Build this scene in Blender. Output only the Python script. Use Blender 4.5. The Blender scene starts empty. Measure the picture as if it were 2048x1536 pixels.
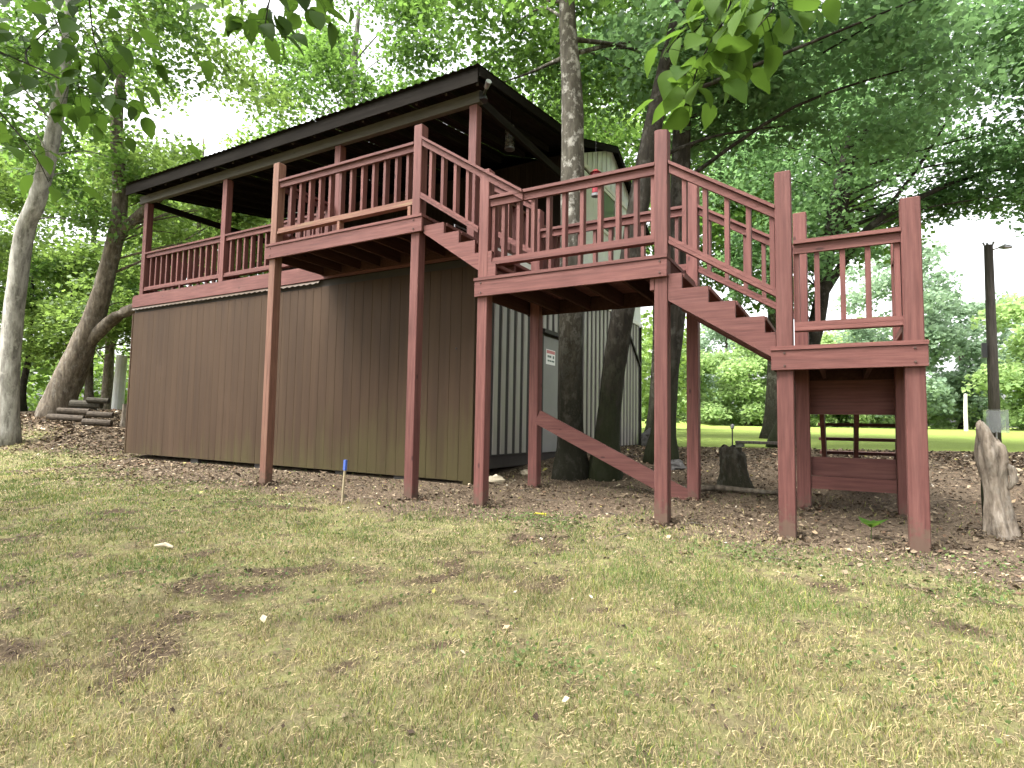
import bpy, math, random
import numpy as np
from mathutils import Vector, Matrix

# ------------------------------------------------------------------ camera, sky, sun, exposure
scene = bpy.context.scene
COL = scene.collection
YAW, PITCH, ROLL, FPX = 0.5135, 0.0687, -0.0171, 1168.55
CAM = Vector((1.060, -6.054, 1.000))
cd = bpy.data.cameras.new('camera'); cam = bpy.data.objects.new('camera', cd); COL.objects.link(cam)
cd.sensor_width = 36.0; cd.lens = 36.0 * FPX / 2048.0; cd.clip_start = 0.05; cd.clip_end = 3000.0
_f = Vector((-math.sin(YAW) * math.cos(PITCH), math.cos(YAW) * math.cos(PITCH), math.sin(PITCH)))
_r = Vector((math.cos(YAW), math.sin(YAW), 0.0)); _u = _r.cross(_f)
R_ = _r * math.cos(ROLL) - _u * math.sin(ROLL); U_ = _u * math.cos(ROLL) + _r * math.sin(ROLL)
cam.matrix_world = Matrix(((R_.x, U_.x, -_f.x, CAM.x), (R_.y, U_.y, -_f.y, CAM.y), (R_.z, U_.z, -_f.z, CAM.z), (0, 0, 0, 1)))
scene.camera = cam

SUN_EL, SUN_AZ = 58.0, 215.0          # degrees; azimuth from +y towards +x
world = bpy.data.worlds.new('World'); scene.world = world; world.use_nodes = True
wn = world.node_tree.nodes; wl = world.node_tree.links; wn.clear()
sky = wn.new('ShaderNodeTexSky'); sky.sky_type = 'NISHITA'; sky.sun_disc = False
sky.sun_elevation = math.radians(SUN_EL); sky.sun_rotation = math.radians(SUN_AZ)
sky.air_density = 1.0; sky.dust_density = 6.0; sky.ozone_density = 1.0; sky.altitude = 100
hs = wn.new('ShaderNodeHueSaturation'); hs.inputs['Saturation'].default_value = 0.12
bg = wn.new('ShaderNodeBackground'); bg.inputs['Strength'].default_value = 0.15
wo = wn.new('ShaderNodeOutputWorld')
wl.new(sky.outputs[0], hs.inputs['Color']); wl.new(hs.outputs[0], bg.inputs['Color']); wl.new(bg.outputs[0], wo.inputs['Surface'])
sl = bpy.data.lights.new('sun', 'SUN'); sl.energy = 1.5; sl.angle = math.radians(40); sl.color = (1.0, 0.96, 0.9)
sun = bpy.data.objects.new('sun', sl); COL.objects.link(sun)
_sd = Vector((math.sin(math.radians(SUN_AZ)) * math.cos(math.radians(SUN_EL)), math.cos(math.radians(SUN_AZ)) * math.cos(math.radians(SUN_EL)), math.sin(math.radians(SUN_EL))))
sun.rotation_euler = _sd.to_track_quat('Z', 'Y').to_euler(); sun.location = (0, -20, 40)

scene.view_settings.view_transform = 'Standard'; scene.view_settings.look = 'None'
scene.view_settings.exposure = 2.35; scene.view_settings.gamma = 1.0
scene.view_settings.use_curve_mapping = False
scene.render.engine = 'CYCLES'
cy = scene.cycles
cy.use_denoising = True
try:
    cy.denoiser = 'OPENIMAGEDENOISE'; cy.denoising_input_passes = 'RGB_ALBEDO_NORMAL'
except Exception: pass
cy.max_bounces = 6; cy.diffuse_bounces = 4; cy.glossy_bounces = 2; cy.transmission_bounces = 5; cy.transparent_max_bounces = 6
cy.sample_clamp_indirect = 6.0; cy.use_adaptive_sampling = True; cy.adaptive_threshold = 0.02
cy.caustics_reflective = False; cy.caustics_refractive = False

# ------------------------------------------------------------------ materials
def new_mat(name):
    m = bpy.data.materials.new(name); m.use_nodes = True
    nt = m.node_tree; nt.nodes.clear()
    return m, nt, nt.nodes, nt.links
def N(nt, typ, **kw):
    n = nt.nodes.new(typ)
    for k, v in kw.items():
        if k in n.inputs: n.inputs[k].default_value = v
        else: setattr(n, k, v)
    return n
def pos_scaled(nt, s):
    g = N(nt, 'ShaderNodeNewGeometry'); v = N(nt, 'ShaderNodeVectorMath', operation='MULTIPLY')
    v.inputs[1].default_value = s; nt.links.new(g.outputs['Position'], v.inputs[0]); return v.outputs[0]
def noise(nt, vec, scale, detail=4.0, rough=0.55):
    n = N(nt, 'ShaderNodeTexNoise'); n.inputs['Scale'].default_value = scale; n.inputs['Detail'].default_value = detail
    n.inputs['Roughness'].default_value = rough; nt.links.new(vec, n.inputs['Vector']); return n.outputs[0]
def ramp(nt, fac, stops):
    r = N(nt, 'ShaderNodeValToRGB'); el = r.color_ramp.elements
    while len(el) < len(stops): el.new(0.5)
    for e, (p, c) in zip(el, stops): e.position = p; e.color = (c[0], c[1], c[2], 1) if len(c) == 3 else c
    nt.links.new(fac, r.inputs[0]); return r.outputs[0]
def mix(nt, fac, a, b, mode='MIX'):
    m = N(nt, 'ShaderNodeMix', data_type='RGBA', blend_type=mode)
    for s, v in ((0, fac), (6, a), (7, b)):
        if isinstance(v, (int, float)): m.inputs[s].default_value = v
        elif isinstance(v, tuple): m.inputs[s].default_value = (v[0], v[1], v[2], 1)
        else: nt.links.new(v, m.inputs[s])
    return m.outputs[2]
def mapr(nt, val, a, b, c=0.0, d=1.0):
    m = N(nt, 'ShaderNodeMapRange'); m.inputs[1].default_value = a; m.inputs[2].default_value = b
    m.inputs[3].default_value = c; m.inputs[4].default_value = d; nt.links.new(val, m.inputs[0]); return m.outputs[0]
def math_(nt, op, a, b):
    m = N(nt, 'ShaderNodeMath', operation=op)
    for i, v in enumerate((a, b)):
        if isinstance(v, (int, float)): m.inputs[i].default_value = v
        else: nt.links.new(v, m.inputs[i])
    return m.outputs[0]
def finish(nt, col, rough=0.7, bump=None, bstr=0.3, bdist=0.01, spec=0.4, metal=0.0):
    p = N(nt, 'ShaderNodeBsdfPrincipled')
    if isinstance(col, tuple): p.inputs['Base Color'].default_value = (*col, 1)
    else: nt.links.new(col, p.inputs['Base Color'])
    if isinstance(rough, (int, float)): p.inputs['Roughness'].default_value = rough
    else: nt.links.new(rough, p.inputs['Roughness'])
    p.inputs['Specular IOR Level'].default_value = spec; p.inputs['Metallic'].default_value = metal
    if bump is not None:
        b = N(nt, 'ShaderNodeBump'); b.inputs['Strength'].default_value = bstr; b.inputs['Distance'].default_value = bdist
        nt.links.new(bump, b.inputs['Height']); nt.links.new(b.outputs[0], p.inputs['Normal'])
    o = N(nt, 'ShaderNodeOutputMaterial'); nt.links.new(p.outputs[0], o.inputs[0])

def wood_mat(name, c_dark, c_mid, c_light, axis, worn=(0.23, 0.15, 0.10), worn_amt=0.0, rough=0.62, spec=0.2):
    m, nt, nd, lk = new_mat(name)
    s = {'x': (1.2, 24, 24), 'y': (24, 1.2, 24), 'z': (24, 24, 1.2)}[axis]
    g = noise(nt, pos_scaled(nt, s), 1.6, 6, 0.6)
    big = noise(nt, pos_scaled(nt, (1, 1, 1)), 2.3, 5, 0.6)
    oi = N(nt, 'ShaderNodeObjectInfo')
    col = ramp(nt, g, [(0.28, c_dark), (0.5, c_mid), (0.75, c_light)])
    col = mix(nt, mapr(nt, big, 0.35, 0.7, 0.0, 0.45), col, tuple(c * 0.72 for c in c_mid))
    v = mapr(nt, oi.outputs['Random'], 0, 1, 0.82, 1.14)
    hv = N(nt, 'ShaderNodeHueSaturation'); lk.new(v, hv.inputs['Value']); lk.new(col, hv.inputs['Color']); col = hv.outputs[0]
    wn_ = noise(nt, pos_scaled(nt, tuple(a * 0.35 for a in s)), 2.2, 6, 0.65)
    col = mix(nt, mapr(nt, wn_, 0.70 - worn_amt, 0.80 - worn_amt, 0, 0.7), col, worn)
    kn = N(nt, 'ShaderNodeTexVoronoi'); kn.inputs['Scale'].default_value = 1.0
    lk.new(pos_scaled(nt, tuple(4.5 if a > 2 else 1.9 for a in s)), kn.inputs['Vector'])
    col = mix(nt, mapr(nt, kn.outputs['Distance'], 0.05, 0.085, 0.8, 0.0), col, tuple(c * 0.35 for c in c_dark))
    # faded, chalky patches and fine drying checks along the grain
    fd_ = noise(nt, pos_scaled(nt, tuple(a * 0.16 for a in s)), 3.0, 7, 0.7)
    col = mix(nt, mapr(nt, fd_, 0.50, 0.68, 0, 0.32), col, tuple(min(1, c * 1.1 + 0.016) for c in c_light))
    ck = noise(nt, pos_scaled(nt, tuple(a * (3.2 if a > 2 else 0.9) for a in s)), 2.0, 3, 0.5)
    col = mix(nt, mapr(nt, ck, 0.69, 0.72, 0, 0.7), col, tuple(c * 0.3 for c in c_dark))
    if axis == 'z':
        # mud splashed on the post feet
        gg = N(nt, 'ShaderNodeNewGeometry'); sp = N(nt, 'ShaderNodeSeparateXYZ'); lk.new(gg.outputs['Position'], sp.inputs[0])
        mud = math_(nt, 'ADD', mapr(nt, sp.outputs[2], 0.0, 0.55, 0.36, -0.2), noise(nt, gg.outputs['Position'], 14, 6, 0.7))
        col = mix(nt, mapr(nt, mud, 0.62, 0.78, 0, 0.75), col, (0.085, 0.060, 0.042))
    hgt = math_(nt, 'ADD', g, math_(nt, 'MULTIPLY', wn_, 0.5))
    finish(nt, col, rough, hgt, 0.35, 0.006, spec)
    return m
RD, RM, RL = (0.070, 0.027, 0.023), (0.112, 0.043, 0.037), (0.158, 0.068, 0.057)
M = {}
M['red_z'] = wood_mat('red_paint_upright', RD, RM, RL, 'z')
M['red_x'] = wood_mat('red_paint_along', RD, RM, RL, 'x')
M['red_y'] = wood_mat('red_paint_across', RD, RM, RL, 'y')
M['worn_x'] = wood_mat('weathered_rail', (0.10, 0.06, 0.04), (0.19, 0.085, 0.06), (0.24, 0.16, 0.10), 'x', (0.17, 0.14, 0.07), 0.14)
M['worn_z'] = wood_mat('weathered_post', (0.095, 0.045, 0.033), (0.155, 0.076, 0.053), (0.21, 0.12, 0.08), 'z', (0.18, 0.12, 0.07), 0.12)
M['beam'] = wood_mat('grey_brown_beam', (0.052, 0.047, 0.040), (0.080, 0.073, 0.062), (0.10, 0.092, 0.078), 'x', (0.06, 0.055, 0.048), 0.0)
M['under_y'] = wood_mat('shaded_red_brown_joist', (0.030, 0.015, 0.013), (0.048, 0.022, 0.018), (0.065, 0.03, 0.025), 'y', (0.04, 0.025, 0.02), 0, 0.9, 0.05)  # red wood darkened to carry the shade under the decks
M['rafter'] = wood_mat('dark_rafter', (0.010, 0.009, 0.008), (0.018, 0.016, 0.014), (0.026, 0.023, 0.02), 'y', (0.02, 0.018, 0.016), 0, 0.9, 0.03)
M['cabin_dark'] = wood_mat('shaded_cabin_boards', (0.012, 0.009, 0.007), (0.02, 0.015, 0.012), (0.028, 0.021, 0.017), 'z', (0.02, 0.015, 0.012), 0, 0.9, 0.03)  # brown boards with the porch shade put into their colour

def siding_mat():
    m, nt, nd, lk = new_mat('brown_siding')
    st = noise(nt, pos_scaled(nt, (7, 7, 0.35)), 1.5, 6, 0.6)
    big = noise(nt, pos_scaled(nt, (0.5, 0.5, 0.5)), 1.4, 4, 0.55)
    oi = N(nt, 'ShaderNodeObjectInfo')
    col = ramp(nt, st, [(0.3, (0.037, 0.0220, 0.0127)), (0.55, (0.047, 0.0288, 0.0170)), (0.8, (0.055, 0.0355, 0.0217))])
    v = mapr(nt, oi.outputs['Random'], 0, 1, 0.93, 1.07)
    hv = N(nt, 'ShaderNodeHueSaturation'); lk.new(v, hv.inputs['Value']); lk.new(col, hv.inputs['Color']); col = hv.outputs[0]
    g = N(nt, 'ShaderNodeNewGeometry'); sp = N(nt, 'ShaderNodeSeparateXYZ'); lk.new(g.outputs['Position'], sp.inputs[0])
    # algae creeping up from the ground in streaks, heavier to the right
    al = math_(nt, 'ADD', math_(nt, 'MULTIPLY', st, 1.1), math_(nt, 'MULTIPLY', big, 0.8))
    lowz = mapr(nt, sp.outputs[2], 0.1, 1.7, 0.62, -0.25)
    rx = mapr(nt, sp.outputs[0], -11.0, -4.0, -0.35, 0.12)
    a = mapr(nt, math_(nt, 'ADD', al, math_(nt, 'ADD', lowz, rx)), 1.0, 1.42, 0.0, 0.62)
    col = mix(nt, a, col, (0.055, 0.049, 0.019))
    rs = noise(nt, pos_scaled(nt, (2.2, 2.2, 0.12)), 1.7, 6, 0.65)
    col = mix(nt, mapr(nt, rs, 0.52, 0.66, 0, 0.55), col, (0.030, 0.018, 0.011))
    col = mix(nt, mapr(nt, noise(nt, pos_scaled(nt, (1.1, 1.1, 0.5)), 1.2, 5, 0.6), 0.55, 0.7, 0, 0.4), col, (0.062, 0.039, 0.025))
    finish(nt, col, mapr(nt, st, 0.3, 0.7, 0.6, 0.75), st, 0.2, 0.004, 0.12)
    return m
M['siding'] = siding_mat()
def plain_mat(name, c, rough=0.6, var=0.25, scale=6.0, spec=0.4, metal=0.0, stretch=(1, 1, 1), bstr=0.15):
    m, nt, nd, lk = new_mat(name)
    n = noise(nt, pos_scaled(nt, stretch), scale, 5, 0.6)
    col = ramp(nt, n, [(0.3, tuple(x * (1 - var) for x in c)), (0.7, tuple(min(1, x * (1 + var)) for x in c))])
    finish(nt, col, rough, n, bstr, 0.004, spec, metal); return m
M['siding_gap'] = plain_mat('siding_gap_brown', (0.02, 0.014, 0.011), 0.8)
M['metal_flat'] = plain_mat('brown_metal_siding', (0.235, 0.215, 0.195), 0.33, 0.12, 2.0, 0.6, 0.0, (3, 3, 0.4), 0.05)  # sky sheen put in as a lighter tone than the brown metal
M['metal_groove'] = plain_mat('dark_brown_metal_groove', (0.014, 0.010, 0.009), 0.6)
M['upper_siding'] = plain_mat('pale_grey_siding', (0.66, 0.69, 0.72), 0.5, 0.08, 2.0, 0.4, 0, (4, 4, 0.4))
M['white_trim'] = plain_mat('white_trim', (0.7, 0.7, 0.7), 0.5, 0.06)
M['roof'] = plain_mat('brown_roof_metal', (0.020, 0.017, 0.015), 0.8, 0.2, 2.0, 0.04, 0.0)  # shade on the underside is put into the whole panel colour
M['fascia_dark'] = plain_mat('dark_eave_board', (0.012, 0.0105, 0.009), 0.9, 0.3, 3.0, 0.03, 0, (0.6, 6, 6))
M['flashing'] = plain_mat('tan_flashing', (0.085, 0.062, 0.046), 0.28, 0.2, 4.0, 0.6)
M['door'] = plain_mat('grey_door', (0.17, 0.165, 0.16), 0.45, 0.1, 2.0)
M['black'] = plain_mat('black_plastic', (0.015, 0.015, 0.015), 0.4, 0.2)
M['steel'] = plain_mat('grey_steel', (0.30, 0.30, 0.31), 0.35, 0.2, 10, 0.5, 0.8)
M['steel_dark'] = plain_mat('rusty_bolt', (0.06, 0.035, 0.028), 0.6, 0.4, 40, 0.4, 0.3)
M['white'] = plain_mat('white_plastic', (0.75, 0.75, 0.73), 0.4, 0.04)
M['sign_red'] = plain_mat('sign_red', (0.50, 0.16, 0.17), 0.4, 0.1, 40)
M['sign_ink'] = plain_mat('sign_ink', (0.09, 0.13, 0.11), 0.5, 0.1)
M['feeder_red'] = plain_mat('feeder_red', (0.22, 0.02, 0.03), 0.25, 0.1)
M['blue_paint'] = plain_mat('blue_marker_paint', (0.05, 0.10, 0.36), 0.5, 0.2, 60)
M['stake'] = plain_mat('pale_stake_wood', (0.30, 0.25, 0.16), 0.8, 0.25, 30, 0.2, 0, (1, 1, .1))
M['stone'] = plain_mat('stone', (0.11, 0.105, 0.10), 0.85, 0.5, 9, 0.2, 0, (1, 1, 1), 0.6)
M['pale_stone'] = plain_mat('pale_stone', (0.38, 0.33, 0.24), 0.85, 0.25, 9, 0.2, 0, (1, 1, 1), 0.5)
M['concrete'] = plain_mat('foundation_block', (0.045, 0.042, 0.038), 0.9, 0.3, 5)
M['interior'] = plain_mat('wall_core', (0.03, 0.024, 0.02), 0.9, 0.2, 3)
M['pole'] = plain_mat('creosote_pole', (0.070, 0.060, 0.052), 0.8, 0.45, 4, 0.2, 0, (8, 8, 0.5), 0.4)
M['pale_post'] = plain_mat('pale_post', (0.52, 0.50, 0.42), 0.7, 0.15, 4)
M['log'] = plain_mat('split_log', (0.06, 0.048, 0.036), 0.85, 0.5, 5, 0.2, 0, (3, 3, 3), 0.6)
M['dark_log'] = plain_mat('old_dark_log', (0.045, 0.04, 0.03), 0.9, 0.5, 5, 0.2, 0, (3, 3, 3), 0.6)
M['drift'] = None
M['yellow'] = plain_mat('yellow_petal', (0.70, 0.62, 0.03), 0.5, 0.1)

def glass_mat():
    m, nt, nd, lk = new_mat('clear_glass')
    p = N(nt, 'ShaderNodeBsdfPrincipled'); p.inputs['Base Color'].default_value = (0.85, 0.9, 0.9, 1)
    p.inputs['Roughness'].default_value = 0.1; p.inputs['Transmission Weight'].default_value = 0.9; p.inputs['IOR'].default_value = 1.04
    o = N(nt, 'ShaderNodeOutputMaterial'); lk.new(p.outputs[0], o.inputs[0]); return m
M['glass'] = glass_mat()
M['window'] = plain_mat('dark_window_glass', (0.10, 0.105, 0.11), 0.12, 0.1, 1, 0.7)

def bark_mat(name, c1, c2, c3, moss_shade=0.0, lichen=0.3, scale=1.0, mtop=2.2, mcol=(0.030, 0.036, 0.012)):
    m, nt, nd, lk = new_mat(name)
    pv = pos_scaled(nt, (9 * scale, 9 * scale, 2.2 * scale))
    n = noise(nt, pv, 1.5, 8, 0.65); b = noise(nt, pos_scaled(nt, (1, 1, 0.8)), 7.0, 7, 0.68)
    col = ramp(nt, n, [(0.3, c1), (0.5, c2), (0.72, c3)])
    col = mix(nt, mapr(nt, b, 0.52, 0.62, 0, lichen), col, (0.34, 0.33, 0.29))
    if moss_shade:
        g = N(nt, 'ShaderNodeNewGeometry'); sp = N(nt, 'ShaderNodeSeparateXYZ'); lk.new(g.outputs['Position'], sp.inputs[0])
        mz = mapr(nt, sp.outputs[2], 0.2, mtop, 0.42, -0.2)
        col = mix(nt, mapr(nt, math_(nt, 'ADD', math_(nt, 'MULTIPLY', b, 0.9), mz), 0.5, 0.75, 0, moss_shade), col, mcol)
    finish(nt, col, 0.9, n, 0.9, 0.03, 0.15); return m
M['bark_dark'] = bark_mat('dark_mossy_bark', (0.009, 0.008, 0.006), (0.021, 0.018, 0.013), (0.042, 0.037, 0.028), 0.85, 0.10, 1.0, 3.6, (0.016, 0.020, 0.007))
M['bark_grey'] = bark_mat('grey_patched_bark', (0.030, 0.027, 0.020), (0.062, 0.056, 0.043), (0.11, 0.10, 0.08), 0.92, 0.7, 1.0, 4.6, (0.014, 0.014, 0.008))  # low dark tone: moss plus under-landing shade put into the colour
M['bark_pale'] = bark_mat('pale_smooth_bark', (0.06, 0.055, 0.045), (0.22, 0.21, 0.185), (0.42, 0.41, 0.37), 0.0, 0.75, 0.6)
M['bark_brown'] = bark_mat('rough_brown_bark', (0.04, 0.032, 0.024), (0.10, 0.082, 0.062), (0.19, 0.16, 0.12), 0.0, 0.2)
M['bark_far'] = bark_mat('far_bark', (0.03, 0.027, 0.02), (0.06, 0.052, 0.04), (0.09, 0.08, 0.065), 0.0, 0.1)
M['drift'] = bark_mat('bare_grey_wood', (0.05, 0.038, 0.028), (0.17, 0.14, 0.108), (0.31, 0.265, 0.215), 0.0, 0.2, 1.6)

def leaf_mat(name, dark, light, trans, tfac=0.42, rough=0.5, spec=0.3):
    m, nt, nd, lk = new_mat(name)
    at = N(nt, 'ShaderNodeAttribute'); at.attribute_name = 'tint'
    col = mix(nt, at.outputs['Fac'], dark, light)
    tcol = mix(nt, at.outputs['Fac'], tuple(t * 0.75 for t in trans), trans)
    p = N(nt, 'ShaderNodeBsdfPrincipled'); lk.new(col, p.inputs['Base Color']); p.inputs['Roughness'].default_value = rough
    p.inputs['Specular IOR Level'].default_value = spec
    t = N(nt, 'ShaderNodeBsdfTranslucent'); lk.new(tcol, t.inputs['Color'])
    mx = N(nt, 'ShaderNodeMixShader'); mx.inputs[0].default_value = tfac
    lk.new(p.outputs[0], mx.inputs[1]); lk.new(t.outputs[0], mx.inputs[2])
    o = N(nt, 'ShaderNodeOutputMaterial'); lk.new(mx.outputs[0], o.inputs[0]); return m
M['leaf_mid'] = leaf_mat('maple_leaf', (0.030, 0.076, 0.017), (0.085, 0.155, 0.036), (0.195, 0.345, 0.065), 0.5)
M['weed'] = leaf_mat('low_weed_leaf', (0.055, 0.09, 0.030), (0.14, 0.19, 0.065), (0.16, 0.22, 0.06), 0.25, 0.7, 0.1)
M['leaf_dark'] = leaf_mat('hazy_maple_leaf', (0.044, 0.098, 0.046), (0.108, 0.188, 0.080), (0.25, 0.43, 0.16), 0.53)  # leaf colour paled to carry haze over the right canopy
M['leaf_bright'] = leaf_mat('lit_yellow_green_leaf', (0.045, 0.095, 0.020), (0.135, 0.21, 0.044), (0.265, 0.40, 0.085), 0.5)  # yellow-green leaf with backlit brightness put into its colour
M['leaf_far'] = leaf_mat('field_edge_leaf', (0.15, 0.235, 0.095), (0.29, 0.40, 0.15), (0.46, 0.62, 0.24), 0.45, 0.8, 0.15)  # veiling glare on the distant trees is put into this pale green
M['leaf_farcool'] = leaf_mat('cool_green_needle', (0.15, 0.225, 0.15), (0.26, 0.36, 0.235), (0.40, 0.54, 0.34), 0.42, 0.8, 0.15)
M['leaf_near'] = leaf_mat('large_near_leaf', (0.035, 0.08, 0.012), (0.075, 0.14, 0.020), (0.125, 0.225, 0.03), 0.48, 0.6, 0.1)
M['leaf_neardark'] = leaf_mat('large_dark_leaf', (0.014, 0.034, 0.008), (0.038, 0.078, 0.015), (0.09, 0.17, 0.022), 0.45, 0.6, 0.08)

def attr_mat(name, attr='Col', rough=0.8, tfac=0.25):
    m, nt, nd, lk = new_mat(name)
    at = N(nt, 'ShaderNodeAttribute'); at.attribute_name = attr
    p = N(nt, 'ShaderNodeBsdfPrincipled'); lk.new(at.outputs['Color'], p.inputs['Base Color']); p.inputs['Roughness'].default_value = rough
    p.inputs['Specular IOR Level'].default_value = 0.2
    o = N(nt, 'ShaderNodeOutputMaterial')
    if tfac:
        t = N(nt, 'ShaderNodeBsdfTranslucent'); lk.new(at.outputs['Color'], t.inputs['Color'])
        mx = N(nt, 'ShaderNodeMixShader'); mx.inputs[0].default_value = tfac
        lk.new(p.outputs[0], mx.inputs[1]); lk.new(t.outputs[0], mx.inputs[2]); lk.new(mx.outputs[0], o.inputs[0])
    else: lk.new(p.outputs[0], o.inputs[0])
    return m
M['grass'] = attr_mat('grass_blade', 'Col', 0.75, 0.3)
M['litter'] = attr_mat('leaf_litter', 'Col', 0.85, 0.1)

def ground_mat():
    m, nt, nd, lk = new_mat('ground_soil_and_turf')
    g = N(nt, 'ShaderNodeNewGeometry'); P_ = g.outputs['Position']
    at = N(nt, 'ShaderNodeAttribute'); at.attribute_name = 'mulch'
    af = N(nt, 'ShaderNodeAttribute'); af.attribute_name = 'field'
    n1 = noise(nt, P_, 1.1, 6, 0.6); n2 = noise(nt, P_, 9.0, 6, 0.65); n3 = noise(nt, P_, 45.0, 5, 0.7)
    turf = ramp(nt, n2, [(0.25, (0.085, 0.062, 0.042)), (0.45, (0.155, 0.135, 0.072)), (0.6, (0.185, 0.185, 0.075)), (0.8, (0.27, 0.24, 0.13))])
    bare = ramp(nt, n3, [(0.3, (0.045, 0.030, 0.020)), (0.6, (0.092, 0.064, 0.045)), (0.8, (0.17, 0.128, 0.092))])
    ab = N(nt, 'ShaderNodeAttribute'); ab.attribute_name = 'bare'
    turf = mix(nt, mapr(nt, math_(nt, 'ADD', ab.outputs['Fac'], math_(nt, 'MULTIPLY', math_(nt, 'SUBTRACT', n2, 0.5), 0.8)), 0.3, 0.7, 0.0, 0.92), turf, bare)
    mul = ramp(nt, n3, [(0.25, (0.050, 0.036, 0.025)), (0.5, (0.108, 0.080, 0.055)), (0.75, (0.21, 0.165, 0.115))])
    mm = mapr(nt, math_(nt, 'ADD', at.outputs['Fac'], math_(nt, 'MULTIPLY', math_(nt, 'SUBTRACT', n2, 0.5), 0.9)), 0.35, 0.65)
    col = mix(nt, mm, turf, mul)
    fld = ramp(nt, noise(nt, P_, 0.35, 6, 0.65), [(0.3, (0.135, 0.19, 0.042)), (0.55, (0.175, 0.23, 0.050)), (0.75, (0.215, 0.24, 0.068))])
    fld = mix(nt, mapr(nt, n2, 0.35, 0.7, 0, 0.35), fld, (0.10, 0.12, 0.03))
    ff = mapr(nt, math_(nt, 'ADD', af.outputs['Fac'], math_(nt, 'MULTIPLY', math_(nt, 'SUBTRACT', n1, 0.5), 0.5)), 0.42, 0.58)
    col = mix(nt, ff, col, fld)
    finish(nt, col, 0.95, math_(nt, 'ADD', n2, n3), 0.8, 0.03, 0.1)
    return m
M['ground'] = ground_mat()

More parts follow.
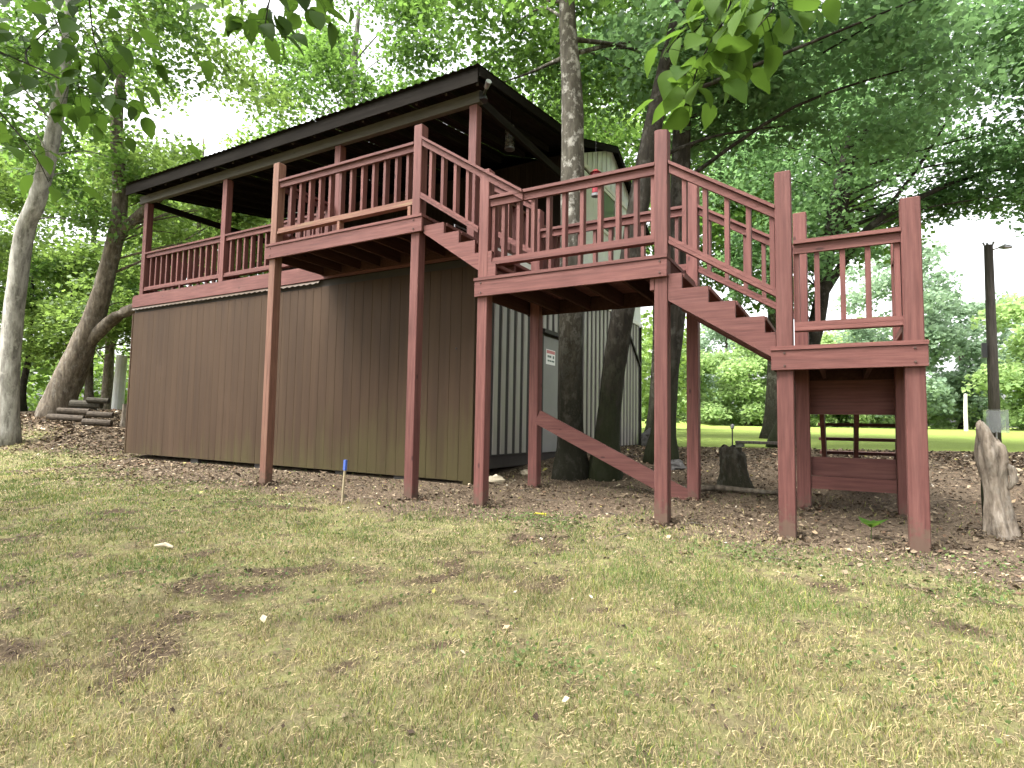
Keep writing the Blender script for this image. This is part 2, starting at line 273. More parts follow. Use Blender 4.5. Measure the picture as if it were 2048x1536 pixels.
# ------------------------------------------------------------------ geometry helpers
WO = {}
def link(name, data, parent=None, loc=(0, 0, 0), mat=None, rot=None):
    o = bpy.data.objects.new(name, data); COL.objects.link(o)
    if mat is not None and data is not None and hasattr(data, 'materials') and len(data.materials) == 0: data.materials.append(mat)
    pw = Vector((0, 0, 0))
    if parent is not None: o.parent = parent; pw = WO[parent.name]
    o.location = Vector(loc) - pw; WO[o.name] = Vector(loc)
    if rot is not None: o.rotation_euler = rot
    return o
def tag(o, label, cat, group=None):
    o['label'] = label; o['category'] = cat
    if group: o['group'] = group
    return o
def thing(name, label, cat, loc, group=None):
    return tag(link(name, None, None, loc), label, cat, group)
class MB:
    def __init__(s): s.v = []; s.f = []
    def add(s, vs, fs):
        b = len(s.v); s.v += [tuple(map(float, p)) for p in vs]; s.f += [tuple(i + b for i in f) for f in fs]; return s
    def box(s, x0, x1, y0, y1, z0, z1):
        return s.add([(x0, y0, z0), (x1, y0, z0), (x1, y1, z0), (x0, y1, z0), (x0, y0, z1), (x1, y0, z1), (x1, y1, z1), (x0, y1, z1)],
                     [(0, 3, 2, 1), (4, 5, 6, 7), (0, 1, 5, 4), (1, 2, 6, 5), (2, 3, 7, 6), (3, 0, 4, 7)])
    def cbox(s, x0, x1, y0, y1, z0, z1, c=0.006):
        # vertical-edge and top chamfer
        def ring(z, i): return [(x0 + i + c, y0 + i, z), (x1 - i - c, y0 + i, z), (x1 - i, y0 + i + c, z), (x1 - i, y1 - i - c, z), (x1 - i - c, y1 - i, z), (x0 + i + c, y1 - i, z), (x0 + i, y1 - i - c, z), (x0 + i, y0 + i + c, z)]
        vs = ring(z0, c) + ring(z0 + c, 0) + ring(z1 - c, 0) + ring(z1, c); fs = [tuple(range(7, -1, -1)), tuple(range(24, 32))]
        for k in range(3):
            for j in range(8): a = k * 8 + j; b = k * 8 + (j + 1) % 8; fs.append((a, b, b + 8, a + 8))
        return s.add(vs, fs)
    def prism_y(s, poly, y0, y1):
        # poly: (x,z) counter-clockwise seen from -y
        n = len(poly); vs = [(x, y0, z) for x, z in poly] + [(x, y1, z) for x, z in poly]
        fs = [tuple(range(n)), tuple(range(2 * n - 1, n - 1, -1))] + [(i, i + n, (i + 1) % n + n, (i + 1) % n) for i in range(n)]
        return s.add(vs, fs)
    def prism_x(s, poly, x0, x1):
        n = len(poly); vs = [(x0, y, z) for y, z in poly] + [(x1, y, z) for y, z in poly]
        fs = [tuple(range(n - 1, -1, -1)), tuple(range(n, 2 * n))] + [(i, (i + 1) % n, (i + 1) % n + n, i + n) for i in range(n)]
        return s.add(vs, fs)
    def bar(s, a, b, w, h, up=(0, 0, 1)):
        a = Vector(a); b = Vector(b); d = (b - a).normalized(); sd = d.cross(Vector(up)).normalized() * (w / 2); uu = sd.cross(d).normalized() * (h / 2)
        vs = [a - sd - uu, a + sd - uu, a + sd + uu, a - sd + uu, b - sd - uu, b + sd - uu, b + sd + uu, b - sd + uu]
        return s.add(vs, [(0, 1, 2, 3), (7, 6, 5, 4), (0, 4, 5, 1), (1, 5, 6, 2), (2, 6, 7, 3), (3, 7, 4, 0)])
    def tube(s, pts, rad, n=10, rng=None, rough=0.0, cap=True):
        pts = [Vector(p) for p in pts]; b = len(s.v); m = len(pts)
        ph = rng.uniform(0, 6.28, 8) if rng is not None else None
        for i, p in enumerate(pts):
            d = (pts[min(i + 1, m - 1)] - pts[max(i - 1, 0)]).normalized()
            ax = Vector((1, 0, 0)) if abs(d.x) < 0.8 else Vector((0, 1, 0))
            e1 = d.cross(ax).normalized(); e2 = d.cross(e1).normalized()
            for j in range(n):
                a = 2 * math.pi * j / n; r = rad[i]
                if rng is not None and rough: r *= 1 + rough * (0.5 * math.sin(3 * a + ph[0] + 0.5 * i) + 0.4 * math.sin(5 * a + ph[1] - 0.8 * i) + 0.5 * math.sin(2 * a + ph[2] + 0.33 * i) + rng.normal(0, 0.25))
                s.v.append(tuple(p + e1 * math.cos(a) * r + e2 * math.sin(a) * r))
        for i in range(m - 1):
            for j in range(n): s.f.append((b + i * n + j, b + i * n + (j + 1) % n, b + (i + 1) * n + (j + 1) % n, b + (i + 1) * n + j))
        if cap: s.f.append(tuple(b + j for j in range(n - 1, -1, -1))); s.f.append(tuple(b + (m - 1) * n + j for j in range(n)))
        return s
    def mesh(s, name, smooth=False):
        me = bpy.data.meshes.new(name); me.from_pydata(s.v, [], s.f); me.update()
        import bmesh
        bm = bmesh.new(); bm.from_mesh(me); bmesh.ops.recalc_face_normals(bm, faces=bm.faces); bm.to_mesh(me); bm.free()
        if smooth: me.polygons.foreach_set('use_smooth', [True] * len(me.polygons))
        return me
    def build(s, name, mat, parent=None, loc=None, smooth=False, world=True):
        # vertices given in world coordinates; origin put at loc
        loc = Vector(loc) if loc is not None else (WO[parent.name] if parent is not None else Vector((0, 0, 0)))
        if world: s.v = [(a - loc.x, b - loc.y, c - loc.z) for a, b, c in s.v]
        return link(name, s.mesh(name, smooth), parent, loc, mat)
def piece(name, mesh, mat, parent, loc, rot=None): return link(name, mesh, parent, loc, mat, rot)
def np_mesh(name, verts, tris, attrs=None, colors=None, smooth=False):
    me = bpy.data.meshes.new(name); nv, nf = len(verts), len(tris)
    me.vertices.add(nv); me.vertices.foreach_set('co', np.ascontiguousarray(verts, np.float32).ravel())
    k = tris.shape[1]; me.loops.add(nf * k); me.loops.foreach_set('vertex_index', np.ascontiguousarray(tris, np.int32).ravel())
    me.polygons.add(nf); me.polygons.foreach_set('loop_start', np.arange(0, nf * k, k, dtype=np.int32))
    try: me.polygons.foreach_set('loop_total', np.full(nf, k, np.int32))
    except Exception: pass
    if smooth: me.polygons.foreach_set('use_smooth', np.ones(nf, bool))
    for n_, v in (attrs or {}).items():
        a = me.attributes.new(n_, 'FLOAT', 'POINT'); a.data.foreach_set('value', np.ascontiguousarray(v, np.float32))
    if colors is not None:
        a = me.attributes.new('Col', 'FLOAT_COLOR', 'POINT'); a.data.foreach_set('color', np.ascontiguousarray(np.c_[colors, np.ones(nv)], np.float32).ravel())
    me.update(calc_edges=True); me.validate(); return me

def _hash(i, j, s): 
    h = np.sin(i * 127.1 + j * 311.7 + s * 74.7) * 43758.5453; return h - np.floor(h)
def vnoise(x, y, sc, s=0):
    x = np.asarray(x) * sc; y = np.asarray(y) * sc; i = np.floor(x); j = np.floor(y); u = x - i; v = y - j
    u = u * u * (3 - 2 * u); v = v * v * (3 - 2 * v)
    return (_hash(i, j, s) * (1 - u) + _hash(i + 1, j, s) * u) * (1 - v) + (_hash(i, j + 1, s) * (1 - u) + _hash(i + 1, j + 1, s) * u) * v
def fnoise(x, y, sc, s=0): return 0.55 * vnoise(x, y, sc, s) + 0.3 * vnoise(x, y, sc * 2.1, s + 3) + 0.15 * vnoise(x, y, sc * 4.3, s + 7)

# ------------------------------------------------------------------ ground
YS = [-60, -12, -8, -6, -3, 0, 1.2, 3, 5, 9.5, 15, 30, 100, 200, 600]
HS = [-1.0, -.6, -.48, -.38, -.14, -.02, .1, .30, .44, .50, .60, .82, 1.55, 2.3, 5.0]
def gh(x, y):
    x = np.asarray(x, float); y = np.asarray(y, float)
    h = np.interp(y, YS, HS)
    h = h + np.clip((-13.2 - x) / 4.5, 0, 1.15) * np.clip((y + 2.6) / 4.2, 0, 1.0) * 0.68
    near = np.clip(1 - np.hypot(x + 3, y + 1) / 22, 0, 1)
    h = h + near * 0.05 * (fnoise(x, y, 1.3, 5) - 0.5) + near * 0.02 * (vnoise(x, y, 5.0, 9) - 0.5)
    return h
def gz(x, y): return float(gh(x, y))
def mulch_f(x, y):
    lo = np.where(x < -12.5, 0.35 + (-12.5 - x) * 0.02, -0.75 - 0.25 * np.exp(-((x + 4.5) / 3.0) ** 2))
    lo = np.where(x > 2.0, lo - 0.15 * (x - 2), lo)
    hi = np.where(x < -13, 7.0, 9.6 + 0.35 * np.clip(x, -3, 20))
    w = 1.8 * (fnoise(x, y, 0.9, 21) - 0.5) + .8 * (fnoise(x, y, 3.5, 22) - .5)
    a = np.clip((y - lo + w) / 1.9 + 0.36, 0, 1); b = np.clip((hi - y) / 0.8 + 0.5, 0, 1)
    return a * b
def field_f(x, y):
    hi = np.where(x < -13, 9.5, 10.2 + 0.38 * np.clip(x, -3, 20))
    return np.clip((y - hi) / 1.2 + 0.5, 0, 1)
def bare(x, y):
    # bare soil scars, more of them on the left foreground
    b = .25 * fnoise(x, y, .8, 61) + .75 * fnoise(x, y, 4.6, 62) + .085 * np.clip((-.6 - x) / 2, 0, 1) * np.clip((-1.4 - y) / 1.5, 0, 1)
    b = b + .16 * np.exp(-((x - 1.9) / .9) ** 2 - ((y + 1.55) / .55) ** 2) + .10 * np.exp(-((x + 5.2) / 2.6) ** 2 - ((y + 1.0) / .6) ** 2)
    return np.clip((b - .555) / .20, 0, 1) * .9
def axis(dense0, dense1, step, far0, far1, g=1.22):
    a = list(np.arange(dense0, dense1 + 1e-6, step)); s = step; p = a[-1]
    while p < far1: s *= g; p += s; a.append(p)
    s = step; p = a[0]
    while p > far0: s *= g; p -= s; a.insert(0, p)
    return np.array(a)
gx = axis(-20, 7, 0.14, -420, 420); gy = axis(-6.5, 13, 0.14, -70, 620)
X, Y = np.meshgrid(gx, gy); nx, ny = len(gx), len(gy)
Z = gh(X, Y); V = np.c_[X.ravel(), Y.ravel(), Z.ravel()]
ii = (np.arange(ny - 1)[:, None] * nx + np.arange(nx - 1)[None, :]).ravel()
Q = np.c_[ii, ii + 1, ii + 1 + nx, ii + nx]
gm = np_mesh('ground', V, Q, {'mulch': mulch_f(X, Y).ravel(), 'field': field_f(X, Y).ravel(), 'bare': bare(X, Y).ravel()}, smooth=True)
ground = link('ground', gm, None, (0, 0, 0), M['ground']); ground['kind'] = 'structure'

# ------------------------------------------------------------------ cabin
XL, XR, YF, YB = -12.98, -3.68, 1.183, 9.5
DK = 3.78                                     # deck level
rnd = random.Random(7)
cabin = thing('cabin', 'brown two-storey cabin with a covered upper porch and dark metal roof', 'cabin', (XL, YF, 0.1))
# wall core and the added foundation
MB().box(XL + .03, XR - .05, YF + .03, YB - .03, .30, 3.50).build('wall_core', M['interior'], cabin)
MB().box(XL + .5, XR - .6, YF + .45, YB - .4, -.2, .31).build('crawl_blocker', M['concrete'], cabin)  # added dark box, stops light leaking through the open crawl space
for px_ in (-10.6, -8.6, -6.5, -5.2):
    MB().box(px_, px_ + .25, YF + .06, YF + .40, -.1, .3).build('foundation_block', M['concrete'], cabin)
def zb(x): return .215 + (.150 - .215) * (x - XL) / (XR - XL)
nb = 46; bw = (XR - XL - .08) / nb
for i in range(nb):
    x0 = XL + .04 + i * bw; x1 = x0 + bw
    c = (x0 + x1) / 2; z0 = zb(c); jy = rnd.uniform(-.001, .001); gd = .0025 + .004 * i / nb; ge = .002 + .002 * i / nb
    MB().add([(x0 + ge, YF + jy, z0), (x1 - ge, YF + jy, z0), (x1 - .0002, YF + gd, z0), (x1 - .0002, YF + .028, z0), (x0 + .0002, YF + .028, z0), (x0 + .0002, YF + gd, z0),
              (x0 + ge, YF + jy, 3.372), (x1 - ge, YF + jy, 3.372), (x1 - .0002, YF + gd, 3.372), (x1 - .0002, YF + .028, 3.372), (x0 + .0002, YF + .028, 3.372), (x0 + .0002, YF + gd, 3.372)],
             [(5, 4, 3, 2, 1, 0), (6, 7, 8, 9, 10, 11)] + [(k, (k + 1) % 6, (k + 1) % 6 + 6, k + 6) for k in range(6)]).build('siding_board', M['siding'], cabin, (c, YF, z0))
MB().box(XL, XL + .04, YF - .012, YF + .07, .20, 3.37).build('corner_trim', M['siding'], cabin)
MB().box(XR - .14, XR - .045, YF - .016, YF - .002, .10, 3.40).build('corner_trim', M['siding'], cabin)
MB().box(XR - .043, XR + .012, YF - .018, YF + .05, .09, 3.42).build('corner_trim', M['siding'], cabin)
MB().tube([(-4.0, YF - .012, 2.13), (-4.0, YF + .004, 2.13)], [.012, .012], 8).build('wall_bolt', M['black'], cabin)
# end wall: ribbed metal
MB().box(XR - .05, XR - .022, YF + .05, YB, .50, 3.70).build('metal_backing', M['metal_groove'], cabin)
rib = MB().add([(-.0215, -.066, 0), (-.004, -.058, 0), (-.004, .058, 0), (-.0215, .066, 0), (-.0215, -.066, 1), (-.004, -.058, 1), (-.004, .058, 1), (-.0215, .066, 1)],
               [(3, 2, 1, 0), (4, 5, 6, 7), (0, 1, 5, 4), (1, 2, 6, 5), (2, 3, 7, 6), (3, 0, 4, 7)]).mesh('metal_rib')
y = YF + .17
while y < YB - .05:
    if 3.30 < y < 4.42:
        o = piece('metal_rib', rib, M['metal_flat'], cabin, (XR, y, 2.78)); o.scale = (1, 1, .94)
    else:
        o = piece('metal_rib', rib, M['metal_flat'], cabin, (XR, y, .50 + .02)); o.scale = (1, 1, 3.19)
    y += .2455
MB().box(XR - .06, XR + .015, YB - .035, YB + .02, .48, 3.71).build('corner_trim', M['metal_groove'], cabin)
# back and left walls
MB().box(XL + .04, XR - .04, YB - .028, YB, .25, 3.70).build('rear_wall', M['siding'], cabin)
lb = MB().box(-.018, .012, -.098, .098, 0, 3.15).mesh('side_board')
for i in range(41): piece('side_board', lb, M['siding'], cabin, (XL + .004, YF + .13 + i * .2, .22))
# door in end wall
door = MB().box(XR - .02, XR + .012, 3.47, 4.30, .50, 2.63).build('door', M['door'], cabin)
MB().box(XR - .03, XR + .03, 3.385, 3.455, .48, 2.66).build('door_frame', M['metal_groove'], door)
MB().box(XR - .03, XR + .03, 4.315, 4.385, .48, 2.66).build('door_frame', M['metal_groove'], door)
MB().box(XR - .03, XR + .10, 3.36, 4.42, 2.67, 2.74).build('door_hood', M['metal_groove'], door)
MB().tube([(XR + .012, 4.2, 1.5), (XR + .07, 4.2, 1.5)], [.025, .03], 10).build('door_handle', M['steel'], door)
MB().box(XR + .0, XR + .03, YF + .1, YB + .02, 3.71, 3.80).build('floor_trim', M['white_trim'], cabin)
MB().bar((XR + .03, 8.15, 3.55), (XR + .03, 9.35, 2.62), .05, .05).build('drain_pipe', M['metal_groove'], cabin)
MB().bar((XR + .03, 8.15, 3.55), (XR + .03, 7.7, 3.62), .05, .05).build('drain_pipe', M['metal_groove'], cabin)
# porch deck and fascia
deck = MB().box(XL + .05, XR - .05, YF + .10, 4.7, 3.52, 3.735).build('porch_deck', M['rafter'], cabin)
nb_ = 25
for i in range(nb_):
    y0 = YF - .005 + i * .141
    MB().box(XL, XR, y0, y0 + .136, 3.742, DK).build('deck_board', M['red_x'], deck)
MB().box(XL + .005, XR, YF - .035, YF + .003, 3.50, 3.738).build('fascia_board', M['red_x'], deck)
MB().box(XR - .003, XR + .035, YF + .005, 4.7, 3.805, 3.99).build('fascia_board', M['red_y'], deck) if False else None
# wavy tan flashing under the fascia
fl = MB(); n = 210
for i in range(n + 1):
    x = XL + .01 + 6.0 * i / n; a = 2 * math.pi * i / 5.3
    fl.v += [(x, YF - .050 + .010 * math.sin(a), 3.435 + .014 * math.sin(a)), (x, YF - .006, 3.498)]
for i in range(n): fl.f.append((2 * i, 2 * i + 2, 2 * i + 3, 2 * i + 1))
fl.build('flashing', M['flashing'], cabin)
# porch posts, beam
QX = [-12.80, -9.93, -6.75, -3.87]
for qx in QX: MB().cbox(qx, qx + .14, YF + .01, YF + .15, DK, 5.91).build('porch_post', M['red_z'], cabin, (qx, YF, DK))
MB().cbox(XL + .02, XR + .02, YF - .01, YF + .085, 5.912, 6.096, .004).build('porch_beam', M['beam'], cabin)
for x_ in (XL + .03, XR - .09):
    MB().box(x_, x_ + .06, YF + .09, 4.69, 5.93, 6.07).build('porch_beam', M['rafter'], cabin)
# railing builder --------------------------------------------------
def railing(parent, a, b, base, balus, along='x', mats=('red_x', 'red_x', 'red_z'), h=1.05, blocks=(), slope=0.0, bl=None, gap=.17, name='railing'):
    """a,b: start/end coordinate along the axis; base: (fixed coordinate centre, deck level at a); slope dz per metre."""
    c, L = base
    def P3(s, off, z): return (s, c + off, z) if along == 'x' else (c + off, s, z)
    def seg(mb, s0, s1, o0, o1, z0, z1):
        vs = []
        for s in (s0, s1):
            dz = slope * (s - a)
            vs += [P3(s, o0, L + z0 + dz), P3(s, o1, L + z0 + dz), P3(s, o1, L + z1 + dz), P3(s, o0, L + z1 + dz)]
        mb.add(vs, [(0, 1, 2, 3), (7, 6, 5, 4), (0, 4, 5, 1), (1, 5, 6, 2), (2, 6, 7, 3), (3, 7, 4, 0)]); return mb
    rl = seg(MB(), a, b, -.062, .062, h - .036, h).build(name, M[mats[0]], parent)
    seg(MB(), a, b, -.030, .008, h - .125, h - .042).build('upper_rail', M[mats[0]], rl)
    bl = b if bl is None else bl
    seg(MB(), a, bl, -.052, .052, gap, gap + .038).build('bottom_rail', M[mats[1]], rl)
    seg(MB(), a, bl, -.040, -.006, gap + .042, gap + .085).build('lower_rail', M[mats[1]], rl)
    for s in balus:
        dz = slope * (s - a); j = rnd.uniform(-.003, .003); w = .022; o0, o1 = -.004, .082
        z0, z1 = L + gap + .04 + dz + abs(slope) * .02, L + h - .045 + dz
        # sloped ends
        e = slope * w
        p = [(s - w + j, z0 - e), (s + w + j, z0 + e), (s + w + j, z1 + e), (s - w + j, z1 - e)]
        mb = MB()
        if along == 'x': mb.prism_y(p, c + o0, c + o1)
        else: mb.prism_x(p, c + o0, c + o1)
        mb.build('baluster', M[mats[2]], rl, P3(s, 0, z0))
    for s in blocks:
        MB().box(s - .025, s + .025, c - .045, c + .045, L + .004, L + gap - .003).build('support_block', M[mats[1]], rl)
    return rl
fr = lambda a, b, n: [a + (b - a) * (i + .5) / n for i in range(n)]
RY = YF + .075
railing(cabin, -12.66, -9.93, (RY, DK), fr(-12.62, -9.95, 13), blocks=(-11.3,), h=.97, gap=.09)
railing(cabin, -9.79, -6.75, (RY, DK), fr(-9.77, -6.77, 14), blocks=(-8.3,), h=.97, gap=.09)
railing(cabin, YF + .16, 4.66, (XL + .25, DK), fr(YF + .2, 4.64, 16), along='y', mats=('red_y', 'red_y', 'red_z'), h=.97, gap=.09)
railing(cabin, YF + .16, 4.66, (XR - .12, DK), fr(YF + .2, 4.64, 16), along='y', mats=('red_y', 'red_y', 'red_z'), h=.97, gap=.09)
# upper room
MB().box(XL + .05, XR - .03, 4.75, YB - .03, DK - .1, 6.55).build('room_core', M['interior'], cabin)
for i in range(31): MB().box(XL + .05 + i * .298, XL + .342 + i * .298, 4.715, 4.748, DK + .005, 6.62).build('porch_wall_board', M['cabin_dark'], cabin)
ub = MB().box(-.016, .0, -.145, .145, 0, 1).mesh('upper_siding_board')
for i in range(16):
    o = piece('upper_siding_board', ub, M['upper_siding'], cabin, (XR, 4.86 + i * .298, 3.82)); o.scale = (1, 1, 2.70)
RYR, RZR = 7.1, 7.74                              # ridge
gb = MB().prism_x([(4.72, 6.60), (9.5, 6.50), (RYR, RZR - .06)], XR - .03, XR - .004)
gb.build('gable_panel', M['upper_siding'], cabin)
for i in range(15):
    yy = 4.95 + i * .3; zt = (6.60 + (RZR - .10 - 6.60) * (yy - 4.72) / (RYR - 4.72)) if yy < RYR else (6.50 + (RZR - .10 - 6.50) * (9.5 - yy) / (9.5 - RYR))
    if zt > 6.75: MB().box(XR - .003, XR + .014, yy - .02, yy + .02, 6.66, zt).build('gable_batten', M['upper_siding'], cabin)
MB().box(XR + .001, XR + .035, 4.72, YB, 6.56, 6.65).build('gable_trim', M['white_trim'], cabin)
wd = MB().box(XR + .002, XR + .02, 6.45, 7.25, 5.55, 6.45).build('window', M['window'], cabin)
for (a, b, c_, d) in ((6.37, 7.33, 6.452, 6.53), (6.37, 7.33, 5.47, 5.548), (6.37, 6.448, 5.55, 6.45), (7.252, 7.33, 5.55, 6.45)):
    MB().box(XR + .002, XR + .04, a, b, c_, d).build('window_frame', M['white_trim'], wd)
MB().box(XL + .04, XR - .04, YB - .026, YB + .0, 3.72, 6.5).build('rear_wall', M['upper_siding'], cabin)
# roofs: corrugated metal panels
EY, EZ, SL = 0.90, 6.31, 0.153
def roof_z(y):
    return EZ + SL * (y - EY) if y < 4.7 else (EZ + SL * 3.8 + (RZR - EZ - SL * 3.8) * (y - 4.7) / (RYR - 4.7) if y < RYR else RZR - .5 * (y - RYR))
roof = MB().box(-13.09, -3.55, EY + .02, EY + .05, EZ - .250, EZ - .022).build('roof', M['fascia_dark'], cabin)   # eave board
pw = (13.12 - 3.52) / 11
def panel(ys, name):
    mb = MB(); n = 36
    for y_ in ys:
        for i in range(n + 1):
            x = -pw / 2 + pw * i / n; mb.v.append((x, y_, roof_z(y_) + .010 * math.cos(2 * math.pi * i / 6)))
    for k in range(len(ys) - 1):
        for i in range(n): a = k * (n + 1) + i; mb.f.append((a, a + 1, a + n + 2, a + n + 1))
    m_ = mb.mesh(name); return m_
pa, pb_, pc = panel([EY - .03, 4.7], 'roof_panel'), panel([4.7, RYR], 'roof_panel'), panel([RYR, 9.9], 'roof_panel')
for i in range(11):
    for pm in (pa, pb_, pc):
        piece('roof_panel', pm, M['roof'], roof, (-13.12 + pw * (i + .5), 0, 0 + (.002 if i % 2 else 0)))
for i in range(17):
    x = -12.95 + i * .58
    p = [(EY + .06, roof_z(EY + .06) - .155), (4.70, roof_z(4.70) - .155), (4.70, roof_z(4.7) - .022), (EY + .06, roof_z(EY + .06) - .022)]
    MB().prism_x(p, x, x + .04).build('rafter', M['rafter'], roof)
    MB().box(x + .005, x + .035, EY + .15, EY + .18, EZ - .205, EZ - .118).build('rafter_tail', M['beam'], roof)
for xx in (-13.10, -3.555):
    mb = MB()
    for (y0, y1) in ((EY + .052, 4.7), (4.7, RYR), (RYR, 9.9)):
        p = [(y0, roof_z(y0) - .16), (y1, roof_z(y1) - .16), (y1, roof_z(y1) - .016), (y0, roof_z(y0) - .016)]
        mb.prism_x(p, xx, xx + .035)
    mb.build('rake_board', M['fascia_dark'], roof)
MB().box(-13.05, -3.6, EY + .06, YF - .02, EZ - .215, EZ - .205).build('soffit', M['rafter'], roof) if False else None
# small white notice box on the porch post
MB().box(-6.607, -6.598, YF + .03, YF + .12, 4.44, 4.58).build('paper_notice', M['white'], cabin)

# ------------------------------------------------------------------ wooden staircase
L1, L2, L3 = DK, 2.807, 1.777
stair = thing('outdoor_staircase', 'red painted wooden staircase with three landings in front of the cabin', 'staircase', (-2.8, 0, 0))
PS = .14
def post(x, y, top, mat='red_z', w=PS):
    g = gz(x + w / 2, y + w / 2) - .25
    mb = MB().cbox(x, x + w, y, y + w, g, top, .007)
    # slight hand-built twist
    cx_, cy_ = x + w / 2, y + w / 2; k = rnd.uniform(-.006, .006); dx, dy = rnd.uniform(-.01, .01), rnd.uniform(-.006, .006)
    mb.v = [(p[0] - (p[1] - cy_) * k * p[2] + dx * 0, p[1] + (p[0] - cx_) * k * p[2], p[2]) for p in mb.v]
    return mb.build('post', M[mat], stair, (x + w / 2, y + w / 2, g))
post(-6.834, 0, 5.12, 'worn_z'); post(-3.961, 0, 5.055); post(-2.873, 0, 4.205); post(-.644, 0, 4.193)
post(.532, 0, 3.489, w=.145); post(1.547, 0, 3.049, w=.15)
BY = 1.28
post(-2.80, BY, 4.10); post(-.60, BY, 4.20); post(.612, BY, 3.49); post(1.56, BY, 3.05)
def landing(x0, x1, L, y1=1.42, depth=.235, mat='red_x'):
    f = MB().cbox(x0, x1, -.042, -.004, L - depth, L - .040, .003).build('landing', M[mat], stair)     # front rim board
    n = 10; w = (y1 + .055) / n
    for i in range(n):
        MB().box(x0 - .004, x1 + .004, -.055 + i * w, -.055 + (i + 1) * w - .008, L - .037, L).build('deck_board', M['red_x'], f)
    for i in range(int((x1 - x0) / .4) + 1):
        xx = x0 + .01 + i * (x1 - x0 - .06) / int((x1 - x0) / .4)
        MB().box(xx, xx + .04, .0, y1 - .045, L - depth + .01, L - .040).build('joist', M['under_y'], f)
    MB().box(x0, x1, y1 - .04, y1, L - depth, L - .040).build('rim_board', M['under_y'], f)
    return f
l1 = landing(-6.862, -3.753, L1, YF - .04)
def bolts(xs, z):
    for x_ in xs:
        for dz in (-.06, .06): MB().tube([(x_, -.052, z + dz), (x_, -.041, z + dz)], [.010, .011], 8).build('bolt', M['steel_dark'], stair)
bolts((-6.764, -3.89), L1 - .13)
l2 = landing(-2.894, -.50, L2)
l3 = landing(.489, 1.716, L3, depth=.225)
MB().box(-.69, -.645, .0, .14, L2 - .36, L2 - .24).build('post_bracket', M['red_z'], stair)
bolts((-2.80, -.575), L2 - .13); bolts((.605, 1.622), L3 - .125)
# rails on the landings (centre line y)
RC = .058
railing(stair, -6.684, -3.961, (RC, L1), [-6.46, -6.243, -6.03, -5.81, -5.597, -5.378, -5.164, -4.946, -4.733, -4.517, -4.306, -4.10], mats=('red_x', 'worn_x', 'red_z'), blocks=(-5.35, -4.02))
railing(stair, -2.723, -.644, (RC, L2), [-2.69, -2.55, -2.338, -2.139, -1.932, -1.725, -1.505, -1.287, -1.07, -.865, -.672], h=1.035, gap=.16)
railing(stair, .692, 1.547, (RC, L3), [.715, .883, 1.094, 1.296, 1.520], h=1.015, gap=.145)
# side and rear rails
railing(stair, .16, YF, (-6.78, L1), fr(.2, YF, 5), along='y', mats=('red_y', 'red_y', 'red_z'))
railing(stair, -2.66, -.60, (BY + .07, L2), fr(-2.64, -.62, 9), h=1.0, gap=.16)
railing(stair, .17, BY, (1.62, L3), fr(.2, BY, 5), along='y', mats=('red_y', 'red_y', 'red_z'), h=1.015, gap=.145)
# stair rails
railing(stair, -3.81, -2.254, (.03, L1 + .03), [-3.68, -3.484, -3.279, -3.08], slope=-.660, h=1.055, gap=.20, bl=-2.875)
railing(stair, -3.73, -2.80, (BY + .07, L1 + .03), [-3.6, -3.42, -3.24, -3.06, -2.9], slope=-.60, h=1.0, gap=.20)
railing(stair, -.494, .532, (RC, L2 - .02), [-.34, -.129, .085, .287, .50], slope=-.645, h=1.045, gap=.145)
railing(stair, -.46, .612, (BY + .07, L2 - .02), [-.34, -.129, .085, .287, .50], slope=-.62, h=1.0, gap=.145)
# flights
def flight(xs, zs, xa, bot, y0, y1, xe):
    """sawtooth stringers with open treads running along x. xs: riser positions, zs: tread levels."""
    poly = [(xa, bot(xa)), (xe, bot(xe))]
    up = [(xa, zs[0])]
    for i, x in enumerate(xs):
        up.append((x, zs[i])); up.append((x, zs[i + 1]))
    up.append((xe, zs[-1]))
    poly = poly + up[::-1]
    f = MB().prism_y(poly, y0, y0 + .045).build('stair_flight', M['red_x'], stair)
    for yy in ((y0 + y1) / 2 - .02, y1 - .045): MB().prism_y(poly, yy, yy + .045).build('stringer', M['red_x'], f)
    bx = [xa] + list(xs) + [xe]
    for i, z in enumerate(zs):
        MB().cbox(bx[i] - .012, bx[i + 1] + .016, y0 + .05, y1 - .05, z - .042, z + .002, .004).build('tread', M['red_y'], f)
    return f
flight([-3.42, -3.18, -2.93, -2.68], [3.622, 3.472, 3.312, 3.142, 2.975], -3.750, lambda x: 3.515 - .69 * (x + 3.739), .004, 1.2, -2.62)
flight([-.357, -.092, .165, .433], [2.601, 2.436, 2.264, 2.087, 1.922], -.496, lambda x: 2.307 - .643 * (x + .476), .004, 1.25, .528)
# last flight leaves the lowest landing to the rear
MB().box(.68, 1.62, 1.425, 1.463, 1.17, 1.735).build('riser_board', M['red_x'], stair)
fy = [1.47 + .26 * i for i in range(8)]; fz = [1.592 - .183 * i for i in range(8)]
poly = [(1.47, 1.22), (1.47, fz[0])]
for i in range(7): poly += [(fy[i + 1], fz[i]), (fy[i + 1], fz[i + 1])]
poly += [(fy[7] + .26, fz[7]), (fy[7] + .26, .18), (3.05, .20)]
poly = poly[::-1]
f3 = MB().prism_x(poly, .84, .885).build('stair_flight', M['red_y'], stair)
for xx in (1.19, 1.645): MB().prism_x(poly, xx, xx + .045).build('stringer', M['red_y'], f3)
for i in range(8): MB().cbox(.80, 1.72, fy[i] - .01, fy[i] + .265, fz[i] + .002, fz[i] + .040, .004).build('tread', M['red_x'], f3)
